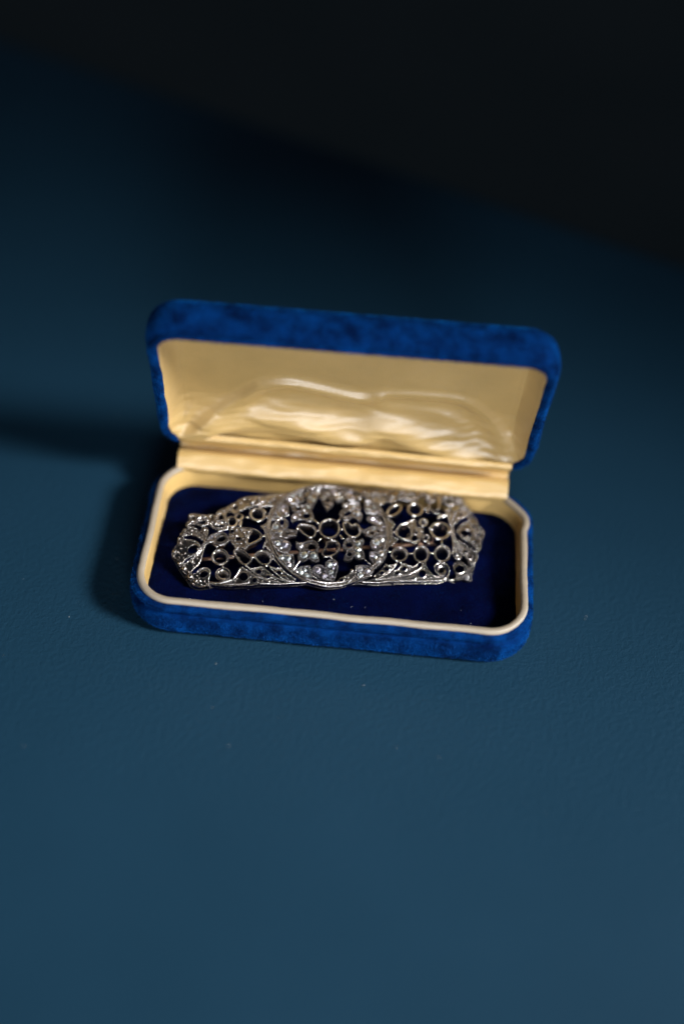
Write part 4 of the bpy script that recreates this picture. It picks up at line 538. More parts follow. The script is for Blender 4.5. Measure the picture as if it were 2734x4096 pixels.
{"k":"wire","n":"scroll_wire","o":[[3.956,1.041],[3.851,0.964],[3.738,0.825],[3.634,0.632],[3.576,0.391],[3.543,0.106],[3.546,-0.111],[3.6,-0.318],[3.626,-0.359],[3.694,-0.592],[3.785,-0.75],[3.88,-0.872],[3.978,-0.968]],"r":0.03,"m":1,"h":0,"c":0},
{"k":"wire","n":"scroll_wire","o":[[3.542,0.388],[3.508,0.103],[3.507,-0.115],[3.547,-0.245],[3.653,-0.545]],"r":0.025,"m":1,"h":0,"c":0},
{"k":"plate","n":"pierced_panel","o":[[3.935,1.059],[4.004,1.047],[4.111,0.914],[4.138,0.733],[4.027,0.649],[3.825,0.535],[3.629,0.34],[3.64,0.553],[3.732,0.784],[3.848,0.942]],"q":[[[3.893,0.702],[3.889,0.73],[3.868,0.748],[3.837,0.752],[3.805,0.74],[3.779,0.717],[3.766,0.687],[3.771,0.659],[3.792,0.641],[3.822,0.638],[3.855,0.649],[3.881,0.673]]],"b":[[3.963,0.978,0.052],[4.012,0.88,0.043],[3.74,0.604,0.034],[4.037,0.72,0.04],[3.9,0.866,0.04],[3.693,0.481,0.027]],"m":1},
{"k":"wire","n":"scroll_wire","o":[[3.628,0.33],[3.722,0.465],[3.859,0.559],[4.047,0.681]],"r":0.04,"m":1,"h":0,"c":0},
{"k":"wire","n":"scroll_wire","o":[[4.004,1.047],[4.111,0.914],[4.138,0.733]],"r":0.03,"m":1,"h":0,"c":0},
{"k":"plate","n":"pierced_panel","o":[[4.132,0.692],[4.249,0.548],[4.303,0.304],[4.418,0.168],[4.431,0.022],[4.367,-0.113],[4.263,-0.2],[4.287,-0.326],[4.253,-0.485],[4.123,-0.604],[4.086,-0.382],[3.915,-0.252],[3.765,-0.081],[3.688,0.056],[3.7,0.159],[3.845,0.325],[4.031,0.443]],"q":[[[4.082,-0.005],[4.074,0.069],[4.019,0.126],[3.93,0.151],[3.832,0.137],[3.752,0.087],[3.71,0.017],[3.718,-0.057],[3.774,-0.113],[3.862,-0.137],[3.96,-0.124],[4.04,-0.075]],[[4.207,0.301],[4.204,0.335],[4.188,0.358],[4.162,0.364],[4.134,0.352],[4.11,0.324],[4.099,0.288],[4.102,0.254],[4.118,0.232],[4.144,0.226],[4.172,0.238],[4.195,0.266]],[[4.314,0.026],[4.309,0.056],[4.289,0.077],[4.258,0.081],[4.226,0.069],[4.199,0.043],[4.187,0.011],[4.192,-0.02],[4.212,-0.04],[4.243,-0.045],[4.275,-0.033],[4.301,-0.007]],[[4.137,-0.237],[4.133,-0.213],[4.117,-0.197],[4.093,-0.193],[4.067,-0.202],[4.046,-0.223],[4.036,-0.248],[4.04,-0.272],[4.057,-0.289],[4.081,-0.293],[4.107,-0.283],[4.127,-0.263]],[[3.995,-0.164],[3.996,-0.147],[3.983,-0.126],[3.96,-0.108],[3.933,-0.096],[3.909,-0.094],[3.894,-0.104],[3.893,-0.121],[3.906,-0.142],[3.929,-0.16],[3.956,-0.172],[3.98,-0.173]]],"b":[[4.159,0.099,0.034],[4.162,-0.001,0.031],[4.208,-0.068,0.04],[4.025,-0.24,0.034],[4.221,0.218,0.037],[4.085,0.372,0.034],[4.031,0.195,0.027],[4.316,0.23,0.04],[4.347,0.103,0.037],[4.026,-0.232,0.027],[4.167,-0.357,0.031],[4.204,-0.439,0.031]],"m":1},
{"k":"wire","n":"scroll_wire","o":[[4.119,0.571],[4.033,0.453],[3.828,0.319],[3.703,0.159],[3.683,-0.017],[3.756,-0.162],[3.916,-0.247],[4.072,-0.367],[4.143,-0.497]],"r":0.03,"m":1,"h":0,"c":0},
{"k":"wire","n":"scroll_wire","o":[[4.129,0.672],[4.249,0.548],[4.303,0.304],[4.424,0.15],[4.425,0.003],[4.35,-0.124],[4.263,-0.2],[4.28,-0.344],[4.248,-0.485],[4.132,-0.599]],"r":0.03,"m":1,"h":0,"c":0},
{"k":"plate","n":"pierced_panel","o":[[3.614,-0.256],[3.725,-0.298],[3.852,-0.407],[3.981,-0.496],[4.107,-0.61],[4.135,-0.782],[4.007,-0.981],[3.925,-1.045],[3.848,-0.891],[3.742,-0.721],[3.67,-0.526]],"q":[[[3.887,-0.599],[3.88,-0.564],[3.856,-0.54],[3.82,-0.534],[3.781,-0.547],[3.751,-0.576],[3.738,-0.613],[3.744,-0.647],[3.769,-0.671],[3.805,-0.677],[3.843,-0.664],[3.873,-0.635]],[[3.987,-0.772],[3.982,-0.741],[3.963,-0.72],[3.935,-0.714],[3.904,-0.726],[3.88,-0.751],[3.869,-0.783],[3.874,-0.814],[3.893,-0.835],[3.922,-0.84],[3.952,-0.829],[3.976,-0.804]]],"b":[[3.904,-0.563,0.031],[4.001,-0.893,0.034],[3.749,-0.502,0.027],[3.881,-0.708,0.021],[4.018,-0.728,0.027],[3.714,-0.403,0.021],[3.861,-0.759,0.021]],"m":0},
{"k":"wire","n":"scroll_wire","o":[[3.637,-0.262],[3.852,-0.407],[4.107,-0.61],[4.138,-0.782],[4.007,-0.981]],"r":0.026,"m":1,"h":0,"c":0},
{"k":"plate","n":"pierced_panel","o":[[3.417,-1.182],[3.415,-1.04],[3.507,-0.945],[3.647,-0.912],[3.79,-1.017],[3.908,-1.062],[4.003,-1.022],[4.017,-1.116],[3.927,-1.265],[3.918,-1.488],[3.793,-1.494],[3.676,-1.44],[3.535,-1.499],[3.416,-1.475],[3.485,-1.332]],"q":[[[3.741,-1.148],[3.727,-1.081],[3.678,-1.036],[3.606,-1.023],[3.531,-1.048],[3.473,-1.102],[3.447,-1.172],[3.461,-1.238],[3.51,-1.283],[3.582,-1.295],[3.657,-1.271],[3.715,-1.218]]],"b":[[3.564,-1.326,0.027],[3.62,-1.383,0.027],[3.739,-1.234,0.027],[3.825,-1.133,0.027],[3.9,-1.142,0.027],[3.83,-1.242,0.024],[3.512,-1.407,0.024],[3.682,-1.363,0.021]],"m":1},
{"k":"leaf","n":"leaf","o":[[3.7,-1.331],[3.791,-1.246],[3.918,-1.281],[3.918,-1.488],[3.793,-1.491],[3.692,-1.423]],"g":[[3.779,-1.386,0.088]],"q":[]},
{"k":"wire","n":"scroll_wire","o":[[3.208,-1.428],[3.292,-1.517],[3.416,-1.475]],"r":0.028,"m":1,"h":0,"c":0},
{"k":"wire","n":"scroll_wire","o":[[2.612,-1.031],[2.643,-1.171],[2.736,-1.32],[2.864,-1.42],[2.998,-1.427]],"r":0.026,"m":1,"h":0,"c":0},
{"k":"wire","n":"scroll_wire","o":[[3.002,-1.378],[2.897,-1.28],[2.882,-1.141],[2.969,-1.04],[3.122,-1.014],[3.238,-1.069],[3.29,-1.207],[3.246,-1.365],[3.129,-1.479],[2.975,-1.537],[2.614,-1.572],[2.36,-1.584],[2.019,-1.595]],"r":0.028,"m":1,"h":0,"c":0},
{"k":"collet","o":[[3.213,-1.216],[3.211,-1.168],[3.194,-1.127],[3.166,-1.095],[3.129,-1.075],[3.087,-1.07],[3.043,-1.081],[3.002,-1.106],[2.969,-1.142],[2.946,-1.186],[2.935,-1.234],[2.938,-1.281],[2.954,-1.322],[2.982,-1.353],[3.019,-1.372],[3.062,-1.377],[3.105,-1.367],[3.146,-1.343],[3.179,-1.307],[3.203,-1.263]],"d":0.26,"w":0.045,"t":0.78,"m":0,"h":0},
{"k":"plate","n":"pierced_panel","o":[[2.03,-1.43],[2.182,-1.371],[2.399,-1.246],[2.547,-1.066],[2.607,-1.063],[2.641,-1.202],[2.749,-1.35],[2.892,-1.441],[3.165,-1.408],[3.13,-1.471],[2.975,-1.531],[2.02,-1.584]],"q":[[[2.634,-1.357],[2.622,-1.296],[2.583,-1.253],[2.526,-1.239],[2.466,-1.259],[2.42,-1.306],[2.4,-1.368],[2.412,-1.429],[2.451,-1.471],[2.508,-1.484],[2.568,-1.465],[2.613,-1.419]],[[2.332,-1.49],[2.324,-1.459],[2.297,-1.437],[2.259,-1.43],[2.22,-1.44],[2.19,-1.464],[2.178,-1.497],[2.186,-1.528],[2.213,-1.55],[2.251,-1.556],[2.29,-1.546],[2.32,-1.522]]],"b":[[2.393,-1.323,0.024],[2.069,-1.511,0.024],[2.74,-1.469,0.031],[2.672,-1.385,0.024],[2.382,-1.475,0.024],[2.572,-1.221,0.021],[2.145,-1.471,0.018],[2.648,-1.507,0.018]],"m":0},
{"k":"wire","n":"scroll_wire","o":[[2.548,-1.05],[2.523,-1.146],[2.336,-1.295],[2.12,-1.411],[1.984,-1.439],[1.536,-1.544],[1.183,-1.578]],"r":0.024,"m":1,"h":0,"c":0},
{"k":"wire","n":"scroll_wire","o":[[2.428,-1.049],[2.331,-1.156],[2.197,-1.162],[2.051,-1.121],[2.18,-1.171],[2.066,-1.113],[1.963,-1.094]],"r":0.024,"m":1,"h":0,"c":0},
{"k":"plate","n":"pierced_panel","o":[[1.377,-1.26],[1.472,-1.149],[1.632,-1.183],[1.831,-1.075],[1.835,-1.122],[1.638,-1.314],[1.469,-1.44],[1.168,-1.581],[1.006,-1.601],[1.221,-1.415]],"q":[[[1.624,-1.253],[1.616,-1.212],[1.586,-1.182],[1.544,-1.172],[1.501,-1.184],[1.467,-1.216],[1.453,-1.258],[1.462,-1.299],[1.492,-1.329],[1.534,-1.339],[1.577,-1.326],[1.61,-1.295]],[[1.455,-1.383],[1.447,-1.353],[1.424,-1.331],[1.391,-1.324],[1.356,-1.333],[1.33,-1.356],[1.319,-1.386],[1.327,-1.416],[1.35,-1.438],[1.383,-1.445],[1.418,-1.436],[1.444,-1.414]]],"b":[[1.454,-1.196,0.021],[1.659,-1.221,0.027],[1.495,-1.372,0.027],[1.307,-1.444,0.021],[1.738,-1.141,0.018]],"m":0},
{"k":"wire","n":"scroll_wire","o":[[1.488,-1.133],[1.632,-1.179],[1.831,-1.083],[1.638,-1.314],[1.469,-1.44],[1.183,-1.581]],"r":0.024,"m":1,"h":0,"c":0},
{"k":"plate","n":"pierced_panel","o":[[1.963,-1.101],[2.15,-1.175],[2.406,-1.097],[2.362,-1.224],[2.137,-1.373],[1.833,-1.49],[1.536,-1.547],[1.182,-1.596],[1.467,-1.47],[1.696,-1.328],[1.849,-1.246]],"q":[[[2.099,-1.236],[2.09,-1.198],[2.062,-1.17],[2.021,-1.162],[1.978,-1.174],[1.946,-1.204],[1.932,-1.243],[1.941,-1.281],[1.969,-1.308],[2.01,-1.317],[2.052,-1.305],[2.085,-1.275]],[[1.899,-1.37],[1.89,-1.336],[1.863,-1.313],[1.823,-1.305],[1.783,-1.316],[1.752,-1.341],[1.739,-1.375],[1.748,-1.408],[1.775,-1.432],[1.814,-1.439],[1.855,-1.429],[1.886,-1.404]]],"b":[[2.161,-1.234,0.031],[1.913,-1.182,0.021],[1.706,-1.403,0.021],[1.927,-1.411,0.021],[1.628,-1.481,0.018],[2.095,-1.329,0.018]],"m":0},
{"k":"wire","n":"scroll_wire","o":[[1.947,-1.118],[1.848,-1.261],[1.681,-1.343]],"r":0.022,"m":1,"h":0,"c":0},
{"k":"wire","n":"scroll_wire","o":[[0.8,-1.645],[1.237,-1.661],[1.605,-1.619],[1.974,-1.597],[2.372,-1.582]],"r":0.026,"m":1,"h":0,"c":0},
{"k":"plate","n":"pierced_panel","o":[[1.006,-1.598],[1.393,-1.487],[1.609,-1.549],[2.029,-1.438],[2.252,-1.413],[2.36,-1.571],[1.606,-1.609],[1.237,-1.648],[0.83,-1.635]],"q":[],"b":[],"m":0},
{"k":"wire","n":"link","o":[[2.164,-0.789],[2.3,-0.769]],"r":0.035,"m":0,"h":0,"c":0},
{"k":"wire","n":"link","o":[[2.764,-0.737],[2.883,-0.729]],"r":0.035,"m":0,"h":0,"c":0},
{"k":"wire","n":"link","o":[[3.159,-0.296],[3.152,-0.443]],"r":0.035,"m":0,"h":0,"c":0},
{"k":"wire","n":"link","o":[[2.507,-0.997],[2.563,-1.049]],"r":0.035,"m":0,"h":0,"c":0},
{"k":"wire","n":"link","o":[[3.096,-0.968],[3.105,-1.031]],"r":0.035,"m":0,"h":0,"c":0},
{"k":"wire","n":"link","o":[[1.864,-1.026],[1.949,-1.086]],"r":0.035,"m":0,"h":0,"c":0},
{"k":"wire","n":"link","o":[[2.729,0.824],[2.867,0.816]],"r":0.035,"m":0,"h":0,"c":0},
{"k":"wire","n":"link","o":[[2.815,0.1],[2.954,0.053]],"r":0.035,"m":0,"h":0,"c":0},
{"k":"wire","n":"link","o":[[3.335,-0.0],[3.506,0.016]],"r":0.035,"m":0,"h":0,"c":0},
{"k":"wire","n":"link","o":[[3.593,0.038],[3.685,0.029]],"r":0.035,"m":0,"h":0,"c":0},
{"k":"wire","n":"link","o":[[1.646,-0.761],[1.59,-0.714]],"r":0.035,"m":0,"h":0,"c":0},
{"k":"wire","n":"link","o":[[-2.819,-0.754],[-2.676,-0.798]],"r":0.035,"m":0,"h":0,"c":0},
{"k":"wire","n":"link","o":[[-2.189,-0.899],[-2.122,-0.808]],"r":0.035,"m":0,"h":0,"c":0},
{"k":"wire","n":"link","o":[[-2.378,-1.043],[-2.308,-1.119]],"r":0.035,"m":0,"h":0,"c":0},
{"k":"wire","n":"link","o":[[-1.848,-1.071],[-1.764,-1.146]],"r":0.035,"m":0,"h":0,"c":0},
{"k":"wire","n":"link","o":[[-2.985,-1.013],[-2.971,-1.093]],"r":0.035,"m":0,"h":0,"c":0},
{"k":"wire","n":"link","o":[[-1.634,-0.902],[-1.571,-0.937]],"r":0.035,"m":0,"h":0,"c":0},
{"k":"wire","n":"link","o":[[3.393,-0.701],[3.456,-0.679]],"r":0.035,"m":0,"h":0,"c":0},
{"k":"wire","n":"link","o":[[1.844,-0.101],[1.754,-0.105]],"r":0.035,"m":0,"h":0,"c":0},
{"k":"wire","n":"link","o":[[2.749,-0.326],[2.76,-0.46]],"r":0.035,"m":0,"h":0,"c":0},
{"k":"wire","n":"link","o":[[3.16,-0.287],[3.16,-0.356]],"r":0.035,"m":0,"h":0,"c":0},
{"k":"wire","n":"link","o":[[-2.809,-0.759],[-2.751,-0.78]],"r":0.035,"m":0,"h":0,"c":0},
{"k":"wire","n":"link","o":[[-3.208,-0.381],[-3.093,-0.46]],"r":0.035,"m":0,"h":0,"c":0}]
PIN=[[-3.591,-0.532],[-0.389,-0.427],[1.171,-0.296],[3.1,-0.088]]
CATCH=[[2.355,0.211],[1.78,-0.809]]
B_ORG=[-0.2548,0.3551,1.42]
B_MAT=[[0.98766,-0.15235,0.0362],[0.15584,0.97895,-0.13181],[-0.01535,0.13582,0.99061]]
DOME_A=0.0772
DOME_B=0.0217

B = empty('brooch')
Rm = Matrix(B_MAT).to_4x4(); Rm.translation = Vector(B_ORG); B.matrix_world = Rm
B['label'] = 'openwork silver-grey diamond brooch with a round centre, some stones missing'
B['category'] = 'brooch'
def S(u, v_, h=0.0): return Vector((u, v_, h - DOME_A*v_*v_ - DOME_B*u*u))
def SN(u, v_): return Vector((2*DOME_B*u, 2*DOME_A*v_, 1)).normalized()
class MB:
    def __init__(s): s.v = []; s.f = []
    def add(s, v, f):
        o = len(s.v); s.v += v; s.f += [tuple(i + o for i in q) for q in f]
def ball_geo(nu=6, nv=4):
    v = [Vector((0, 0, 1))]; f = []
    for j in range(1, nv):
        a = math.pi * j / nv
        for i in range(nu):
            b_ = 2*math.pi*i/nu; v.append(Vector((math.sin(a)*math.cos(b_), math.sin(a)*math.sin(b_), math.cos(a))))
    v.append(Vector((0, 0, -1))); L = len(v)-1
    for i in range(nu): f.append((0, 1+i, 1+(i+1) % nu))
    for j in range(nv-2):
        for i in range(nu):
            a, b_ = 1+j*nu+i, 1+j*nu+(i+1) % nu; f.append((a, a+nu, b_+nu, b_))
    for i in range(nu): f.append((L, L-nu+(i+1) % nu, L-nu+i))
    return v, f
BV, BF = ball_geo(); BV2, BF2 = ball_geo(10, 6)
def ball(mb, c, r, big=False):
    v_, f_ = (BV2, BF2) if big else (BV, BF)
    mb.add([c + q * r for q in v_], f_)
def milgrain(mb, path, closed, h, off=0, pitch=.047, r=.0155):
    acc = 0; n = len(path)
    for i in range(n if closed else n-1):
        a, b_ = path[i], path[(i+1) % n]; L = (b_-a).length
        if L < 1e-6: continue
        while acc < L:
            p = a + (b_-a)*(acc/L)
            ball(mb, S(p.x, p.y, h), r * random.uniform(.8, 1.15)); acc += pitch
        acc -= L
def tube(mb, path, r, h=0.0, closed=False, ns=7, flat=1.0, taper=False):
    P = path; n = len(P); rings = []
    for i in range(n):
        a = P[(i-1) % n] if closed or i else P[0]; c = P[(i+1) % n] if closed or i < n-1 else P[-1]
        t2 = c - a
        if t2.length < 1e-7: t2 = Vector((1, 0))
        t2.normalize(); N_ = SN(P[i].x, P[i].y); T = Vector((t2.x, t2.y, 0)); Bn = N_.cross(T).normalized()
        rr = r
        if taper: rr = r * (.35 + .65 * math.sin(math.pi * min(1, max(0, i/(n-1)))) ** .5)
        c0 = S(P[i].x, P[i].y, h)
        rings.append([c0 + Bn*(rr*math.cos(2*math.pi*k/ns)) + N_*(rr*flat*math.sin(2*math.pi*k/ns)) for k in range(ns)])
    if closed: rings.append(rings[0])
    mb.add(*loft(rings, not closed, not closed))
def fill(mb, outer, hol, top, thick):
    loops = [[Vector((p.x, p.y, 0)) for p in outer]] + [[Vector((p.x, p.y, 0)) for p in q] for q in hol]
    tris = tessellate_polygon(loops); flat = [p for l in loops for p in l]; n = len(flat)
    vv = [S(p.x, p.y, top) for p in flat] + [S(p.x, p.y, top - thick) for p in flat]; ff = []
    for a, b_, c in tris:
        A_, B_, C_ = flat[a], flat[b_], flat[c]
        if (B_-A_).cross(C_-A_).z < 0: b_, c = c, b_
        ff.append((a, b_, c)); ff.append((a+n, c+n, b_+n))
    o = 0
    for l in loops:
        m_ = len(l); 
        for i in range(m_): ff.append((o+i, o+(i+1) % m_, o+(i+1) % m_+n, o+i+n))
        o += m_
    mb.add(vv, ff)
def area2(p): return sum(p[i-1].x*p[i].y - p[i].x*p[i-1].y for i in range(len(p))) / 2
def inset(path, d_):
    n = len(path); sg = 1 if area2(path) > 0 else -1; out = []
    for i in range(n):
        t_ = path[(i+1) % n] - path[i-1]
        if t_.length < 1e-7: out.append(path[i].copy()); continue
        t_.normalize(); out.append(path[i] + Vector((-t_.y, t_.x)) * d_ * sg)
    return out
def gem(name, u, v_, r, h, parent):
    r = max(r, .028) * 1.0; vs_ = []; fs = []; n = 8
    N_ = (SN(u, v_) + Vector((random.uniform(-.3, .3), random.uniform(-.55, .2), 0))).normalized()
    q = N_.to_track_quat('Z', 'Y'); c0 = S(u, v_, h); ph = random.random()
    lv = [(1.0, -.15, 0), (.98, .08, 0), (.72, .36, .5), (.42, .50, 0)]
    for rr, z, o_ in lv:
        for i in range(n):
            a = 2*math.pi*(i+o_+ph)/n; vs_.append(c0 + q @ Vector((rr*r*math.cos(a), rr*r*math.sin(a), z*r)))
    for k in range(3):
        for i in range(n):
            a, b_ = k*n+i, k*n+(i+1) % n
            if k == 0: fs.append((a, b_, b_+n, a+n))
            else:
                fs.append((a, b_, a+n) if k == 1 else (a, b_, b_+n)); fs.append((b_, b_+n, a+n) if k == 1 else (a, b_+n, a+n))
    fs.append(tuple(3*n+i for i in range(n)))
    return link(name, vs_, fs, random.choice(M_GEMS), parent, smooth=False)
def inside(p, poly):
    c = False; n = len(poly)
    for i in range(n):
        a, b_ = poly[i], poly[i-1]
        if (a.y > p.y) != (b_.y > p.y) and p.x < (b_.x-a.x)*(p.y-a.y)/(b_.y-a.y)+a.x: c = not c
    return c
def fin(mb, name, mat=None, parent=None, smooth=True):
    o = link(name, mb.v, mb.f, mat or M_METAL, parent or B, smooth)
    return o
def autosmooth(o, ang=40):
    me = o.data
    bm = bmesh.new(); bm.from_mesh(me)
    bmesh.ops.recalc_face_normals(bm, faces=bm.faces)
    for e in bm.edges:
        if len(e.link_faces) == 2 and e.calc_face_angle(0) > math.radians(ang): e.smooth = False
    bm.to_mesh(me); bm.free()
    return o
def centroid(p): 
    c = Vector((0, 0))
    for q in p: c += q
    return c / len(p)
NAME = {'pierced_panel': 'pierced_panel', 'scroll_wire': 'scroll_wire'}
for it in ITEMS:
    k = it['k']; jit = random.uniform(-.008, .008)
    if k == 'collet':
        p = cr(it['o'], True, .045); c = centroid(p); mb = MB(); w = it['w'] + .01; h0 = it['h'] + jit; dp = it['d']
        outer = inset(p, -.018); inn = inset(p, w)
        def sc(path, s_): return [c + (q - c) * s_ for q in path]
        L = [(outer, h0 - .012), (inset(p, -.004), h0 + .006), (inset(p, w*.6), h0 + .004), (inn, h0 - .014),
             (sc(inn, (1+it['t'])/2 + .02), h0 - dp*.5), (sc(inn, it['t']), h0 - dp),
             (sc(outer, it['t'] + .05), h0 - dp - .012), (sc(outer, (1+it['t'])/2 + .03), h0 - dp*.5), (outer, h0 - .012)]
        rings = [[S(q.x, q.y, z) for q in path] for path, z in L]
        mb.add(*loft(rings))
        if it['m']: milgrain(mb, inset(p, .006), True, h0 + .012)
        autosmooth(fin(mb, 'collet'))
    elif k == 'wire':
        p = cr(it['o'], bool(it['c']), .05); mb = MB(); r = it['r']
        tube(mb, p, r * .88, it['h'] + jit, bool(it['c']), flat=.9 if not it['m'] else 1.1)
        if it['m']: milgrain(mb, p, bool(it['c']), it['h'] + jit + r * 1.0)
        fin(mb, it['n'])
    elif k == 'plate':
        p = cr(it['o'], True, .07); hs = [cr(q, True, .07) for q in it['q']]; mb = MB()
        fill(mb, p, hs, -.005 + jit, .09)
        if it['m']: milgrain(mb, inset(p, .02), True, jit + .004)
        for q in hs:
            tube(mb, q, .016, jit, True, 5)
        pm = MB()
        for u, v_, r in it['b']: ball(mb, S(u, v_, jit + r*.25), r * .95, True)
        # tiny grains thrown up by the setter
        us = [q.x for q in p]; vv_ = [q.y for q in p]; A_ = abs(area2(p))
        for _ in range(int(A_ * 34)):
            q = Vector((random.uniform(min(us), max(us)), random.uniform(min(vv_), max(vv_))))
            if inside(q, p) and not any(inside(q, x) for x in hs): ball(mb, S(q.x, q.y, jit), random.uniform(.014, .028))
        autosmooth(fin(mb, it['n'], M_PLATE))
    elif k == 'leaf':
        p = cr(it['o'], True, .05); hs = [cr(q, True, .06) for q in it['q']]; mb = MB()
        fill(mb, p, hs, -.03 + jit, .09)
        tube(mb, inset(p, .012), .028, jit - .01, True, 6)
        milgrain(mb, inset(p, .014), True, jit + .022)
        for q in hs: tube(mb, q, .022, jit - .005, True, 6)
        us = [q.x for q in p]; vv_ = [q.y for q in p]; A_ = abs(area2(p))
        for _ in range(int(A_ * 200)):
            q = Vector((random.uniform(min(us), max(us)), random.uniform(min(vv_), max(vv_))))
            if inside(q, inset(p, .04)) and not any(inside(q, x) for x in hs) and all(math.hypot(q.x-g[0], q.y-g[1]) > g[2] for g in it['g']):
                ball(mb, S(q.x, q.y, jit - .012), random.uniform(.014, .026))
        o = autosmooth(fin(mb, it['n'], M_LEAF))
        for u, v_, r in it['g']: gem('diamond', u, v_, r, jit - .005, o)
# double ring round the centre
rc, RR = Vector(RING['c']) + Vector((0, .02)), RING['R'] - .03
def circ(R, n=150): return [rc + Vector((R*math.cos(2*math.pi*i/n), R*math.sin(2*math.pi*i/n))) for i in range(n)]
mb = MB()
fill(mb, circ(RR + .01), [circ(RR - .085)], -.02, .10)
tube(mb, circ(RR), .026, .0, True, 7); tube(mb, circ(RR - .075), .024, .01, True, 7)
milgrain(mb, circ(RR), True, .026); milgrain(mb, circ(RR - .075), True, .03)
autosmooth(fin(mb, 'centre_ring'))
# gallery: a ribbon standing under the whole outline
def gallery():
    p = cr(OUTLINE, True, .08); mb = MB()
    q = inset(p, .03)
    top = [S(a.x, a.y, -.05) for a in q]; 
    def low(path, h): return [S(a.x, a.y, h) for a in path]
    q2 = inset(p, .075); q3 = inset(p, .0)
    rings = [low(q, -.16 ), low(q3, -.165), low(q3, -.205), low(q2, -.21), low(q2, -.16), low(q, -.16)]
    mb.add(*loft(rings))
    for i in range(0, len(q), 9):
        a = q[i]; c = S(a.x, a.y, -.12)
        w = .028; mb.add([c + Vector((dx*w, dy*w, dz*.08)) for dx, dy, dz in [(-1,-1,-1),(1,-1,-1),(1,1,-1),(-1,1,-1),(-1,-1,1),(1,-1,1),(1,1,1),(-1,1,1)]],
               [(0,1,2,3),(4,7,6,5),(0,4,5,1),(1,5,6,2),(2,6,7,3),(3,7,4,0)])
    return mb
autosmooth(fin(gallery(), 'gallery_frame'))
# pin and catch behind
def rod(name, pts_, h, r, mat):
    P = cr(pts_, False, .12); mb = MB(); rings = []
    for i, p_ in enumerate(P):
        t_ = (P[min(i+1, len(P)-1)] - P[max(i-1, 0)]).normalized(); side = Vector((-t_.y, t_.x, 0))
        c = Vector((p_.x, p_.y, h - DOME_B*p_.x*p_.x*.8))
        rings.append([c + side*(r*math.cos(2*math.pi*k/10)) + Vector((0, 0, r*.8*math.sin(2*math.pi*k/10))) for k in range(10)])
    mb.add(*loft(rings, True, True)); return fin(mb, name, mat)
rod('pin', PIN, -.5, .05, M_BRASS); rod('pin_catch', CATCH, -.42, .025, M_METAL)

# ---------------------------------------------------------------- velvet pile: short fibres standing on the cloth
mt, nt, b = newmat('velvet_fibre')
n1 = tex_noise(nt, 2.2, 4, .6); b.inputs['Specular IOR Level'].default_value = .04; n9 = tex_noise(nt, 26, 2, .7); ma = nd(nt, 'ShaderNodeMath', operation='MULTIPLY_ADD'); nt.links.new(n9.outputs[0], ma.inputs[0]); ma.inputs[1].default_value = .6; nt.links.new(n1.outputs[0], ma.inputs[2]); nt.links.new(ramp(nt, ma.outputs[0], [(.64, (.0004, .009, .052)), (.96, (.0009, .060, .27))]), b.inputs['Base Color']); b.inputs['Roughness'].default_value = .6
b.inputs['Sheen Weight'].default_value = .3; b.inputs['Sheen Tint'].default_value = (.05, .35, 1, 1)
M_FIBRE = mt
mt, nt, b = newmat('pad_fibre')
b.inputs['Specular IOR Level'].default_value = .03; n1 = tex_noise(nt, 1.6, 5, .65); nt.links.new(ramp(nt, n1.outputs[0], [(.35, (.0002, .004, .028)), (.65, (.0004, .018, .105))]), b.inputs['Base Color']); b.inputs['Roughness'].default_value = .6
M_FIBRE2 = mt
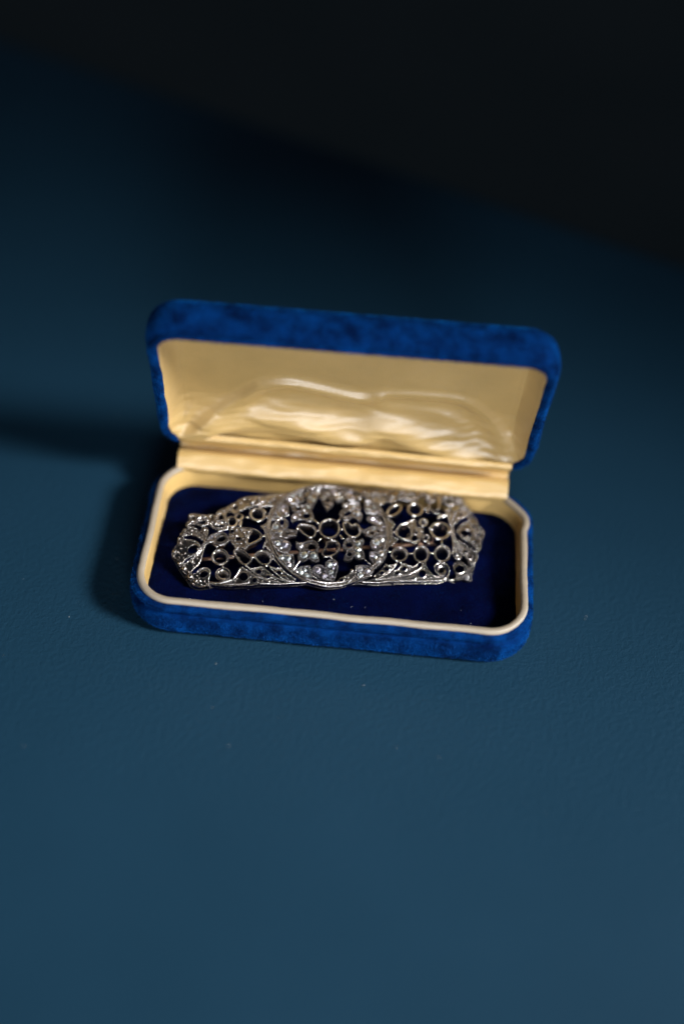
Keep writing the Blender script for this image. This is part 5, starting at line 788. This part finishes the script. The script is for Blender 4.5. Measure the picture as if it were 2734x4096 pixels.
def pile(name, src, n, ln, wd, mat, parent, lean=(0, 0, 0), zmin=None, skip=None):
    me = src.data; tri = []; acc = []; tot = 0
    vs_ = [v_.co.copy() for v_ in me.vertices]
    for pg in me.polygons:
        if len(pg.vertices) > 8: continue
        q = list(pg.vertices); N_ = pg.normal
        for k in range(1, len(q) - 1):
            a, b_, c = vs_[q[0]], vs_[q[k]], vs_[q[k+1]]
            A_ = (b_-a).cross(c-a).length / 2
            if A_ > 1e-7: tot += A_; tri.append((a, b_, c, N_)); acc.append(tot)
    import bisect
    V_ = []; F_ = []; L_ = Vector(lean)
    for i in range(n):
        a, b_, c, N_ = tri[min(len(tri)-1, bisect.bisect(acc, random.random() * tot))]
        r1, r2 = random.random(), random.random()
        if r1 + r2 > 1: r1, r2 = 1 - r1, 1 - r2
        p = a + (b_-a)*r1 + (c-a)*r2
        if zmin is not None and p.z < zmin: continue
        if skip and skip(p): continue
        g = noise.noise(p * 1.1) * .9
        d_ = (N_ + L_ + Vector((g, g*.4, g*.6)) + Vector((random.gauss(0, .35), random.gauss(0, .35), random.gauss(0, .35)))).normalized()
        s_ = d_.cross(Vector((random.gauss(0, 1), random.gauss(0, 1), random.gauss(0, 1)))).normalized() * wd
        k = len(V_); l_ = ln * random.uniform(.5, 1.4)
        V_ += [p - s_ - N_*.004, p + s_ - N_*.004, p + d_ * l_]; F_.append((k, k+1, k+2))
    o = link(name, V_, F_, mat, parent, smooth=False); o['kind'] = 'stuff'; return o
for o_ in (base, lid):
    bm = bmesh.new(); bm.from_mesh(o_.data); bmesh.ops.recalc_face_normals(bm, faces=bm.faces); bm.to_mesh(o_.data); bm.free()
pile('velvet_pile', base, 80000, .052, .006, M_FIBRE, base, (0, 0, -.3), .02, lambda p: .825 < p.z < .945)
pile('velvet_pile', lid, 95000, .052, .006, M_FIBRE, lid, (0, -.1, -.2), None, lambda p: -.125 < (p - LO).dot(LN) < -.035)
pad_o = [o_ for o_ in base.children if o_.name == 'velvet_pad'][0]
pile('velvet_pile', pad_o, 70000, .035, .004, M_FIBRE2, pad_o, (.1, -.1, 0))
# dust and lint lying about
def lint(name, spots, parent=None):
    mb = MB()
    for (x, y, z, L, cur) in spots:
        a = random.uniform(0, 6.28); P = []
        for i in range(7):
            P.append(Vector((x + math.cos(a) * L * i / 6, y + math.sin(a) * L * i / 6, z + .004 + .012 * math.sin(i * .5)))); a += cur * random.uniform(.2, 1)
        rings = []
        for i, p_ in enumerate(P):
            t_ = (P[min(6, i+1)] - P[max(0, i-1)]).normalized(); s_ = t_.cross(Vector((0, 0, 1))).normalized()
            rings.append([p_ + s_ * .0028 * math.cos(q) + Vector((0, 0, .0028 * math.sin(q))) for q in (0, 2.1, 4.2)])
        mb.add(*loft(rings, True, True))
    o = link(name, mb.v, mb.f, M_LINT, parent); o['kind'] = 'stuff'; return o
sp = []
for _ in range(22):
    x, y = random.uniform(-9, 10), random.uniform(-9, 6)
    if abs(x) < 5.8 and abs(y) < 3.3: continue
    sp.append((x, y, 0, random.uniform(.015, .06), .5))
lint('table_lint', sp)
sp = [(random.uniform(-4.6, 4.6), random.uniform(-2.3, -1.5), .63, random.uniform(.03, .08), .4) for _ in range(7)]
lint('pad_lint', sp, pad_o)
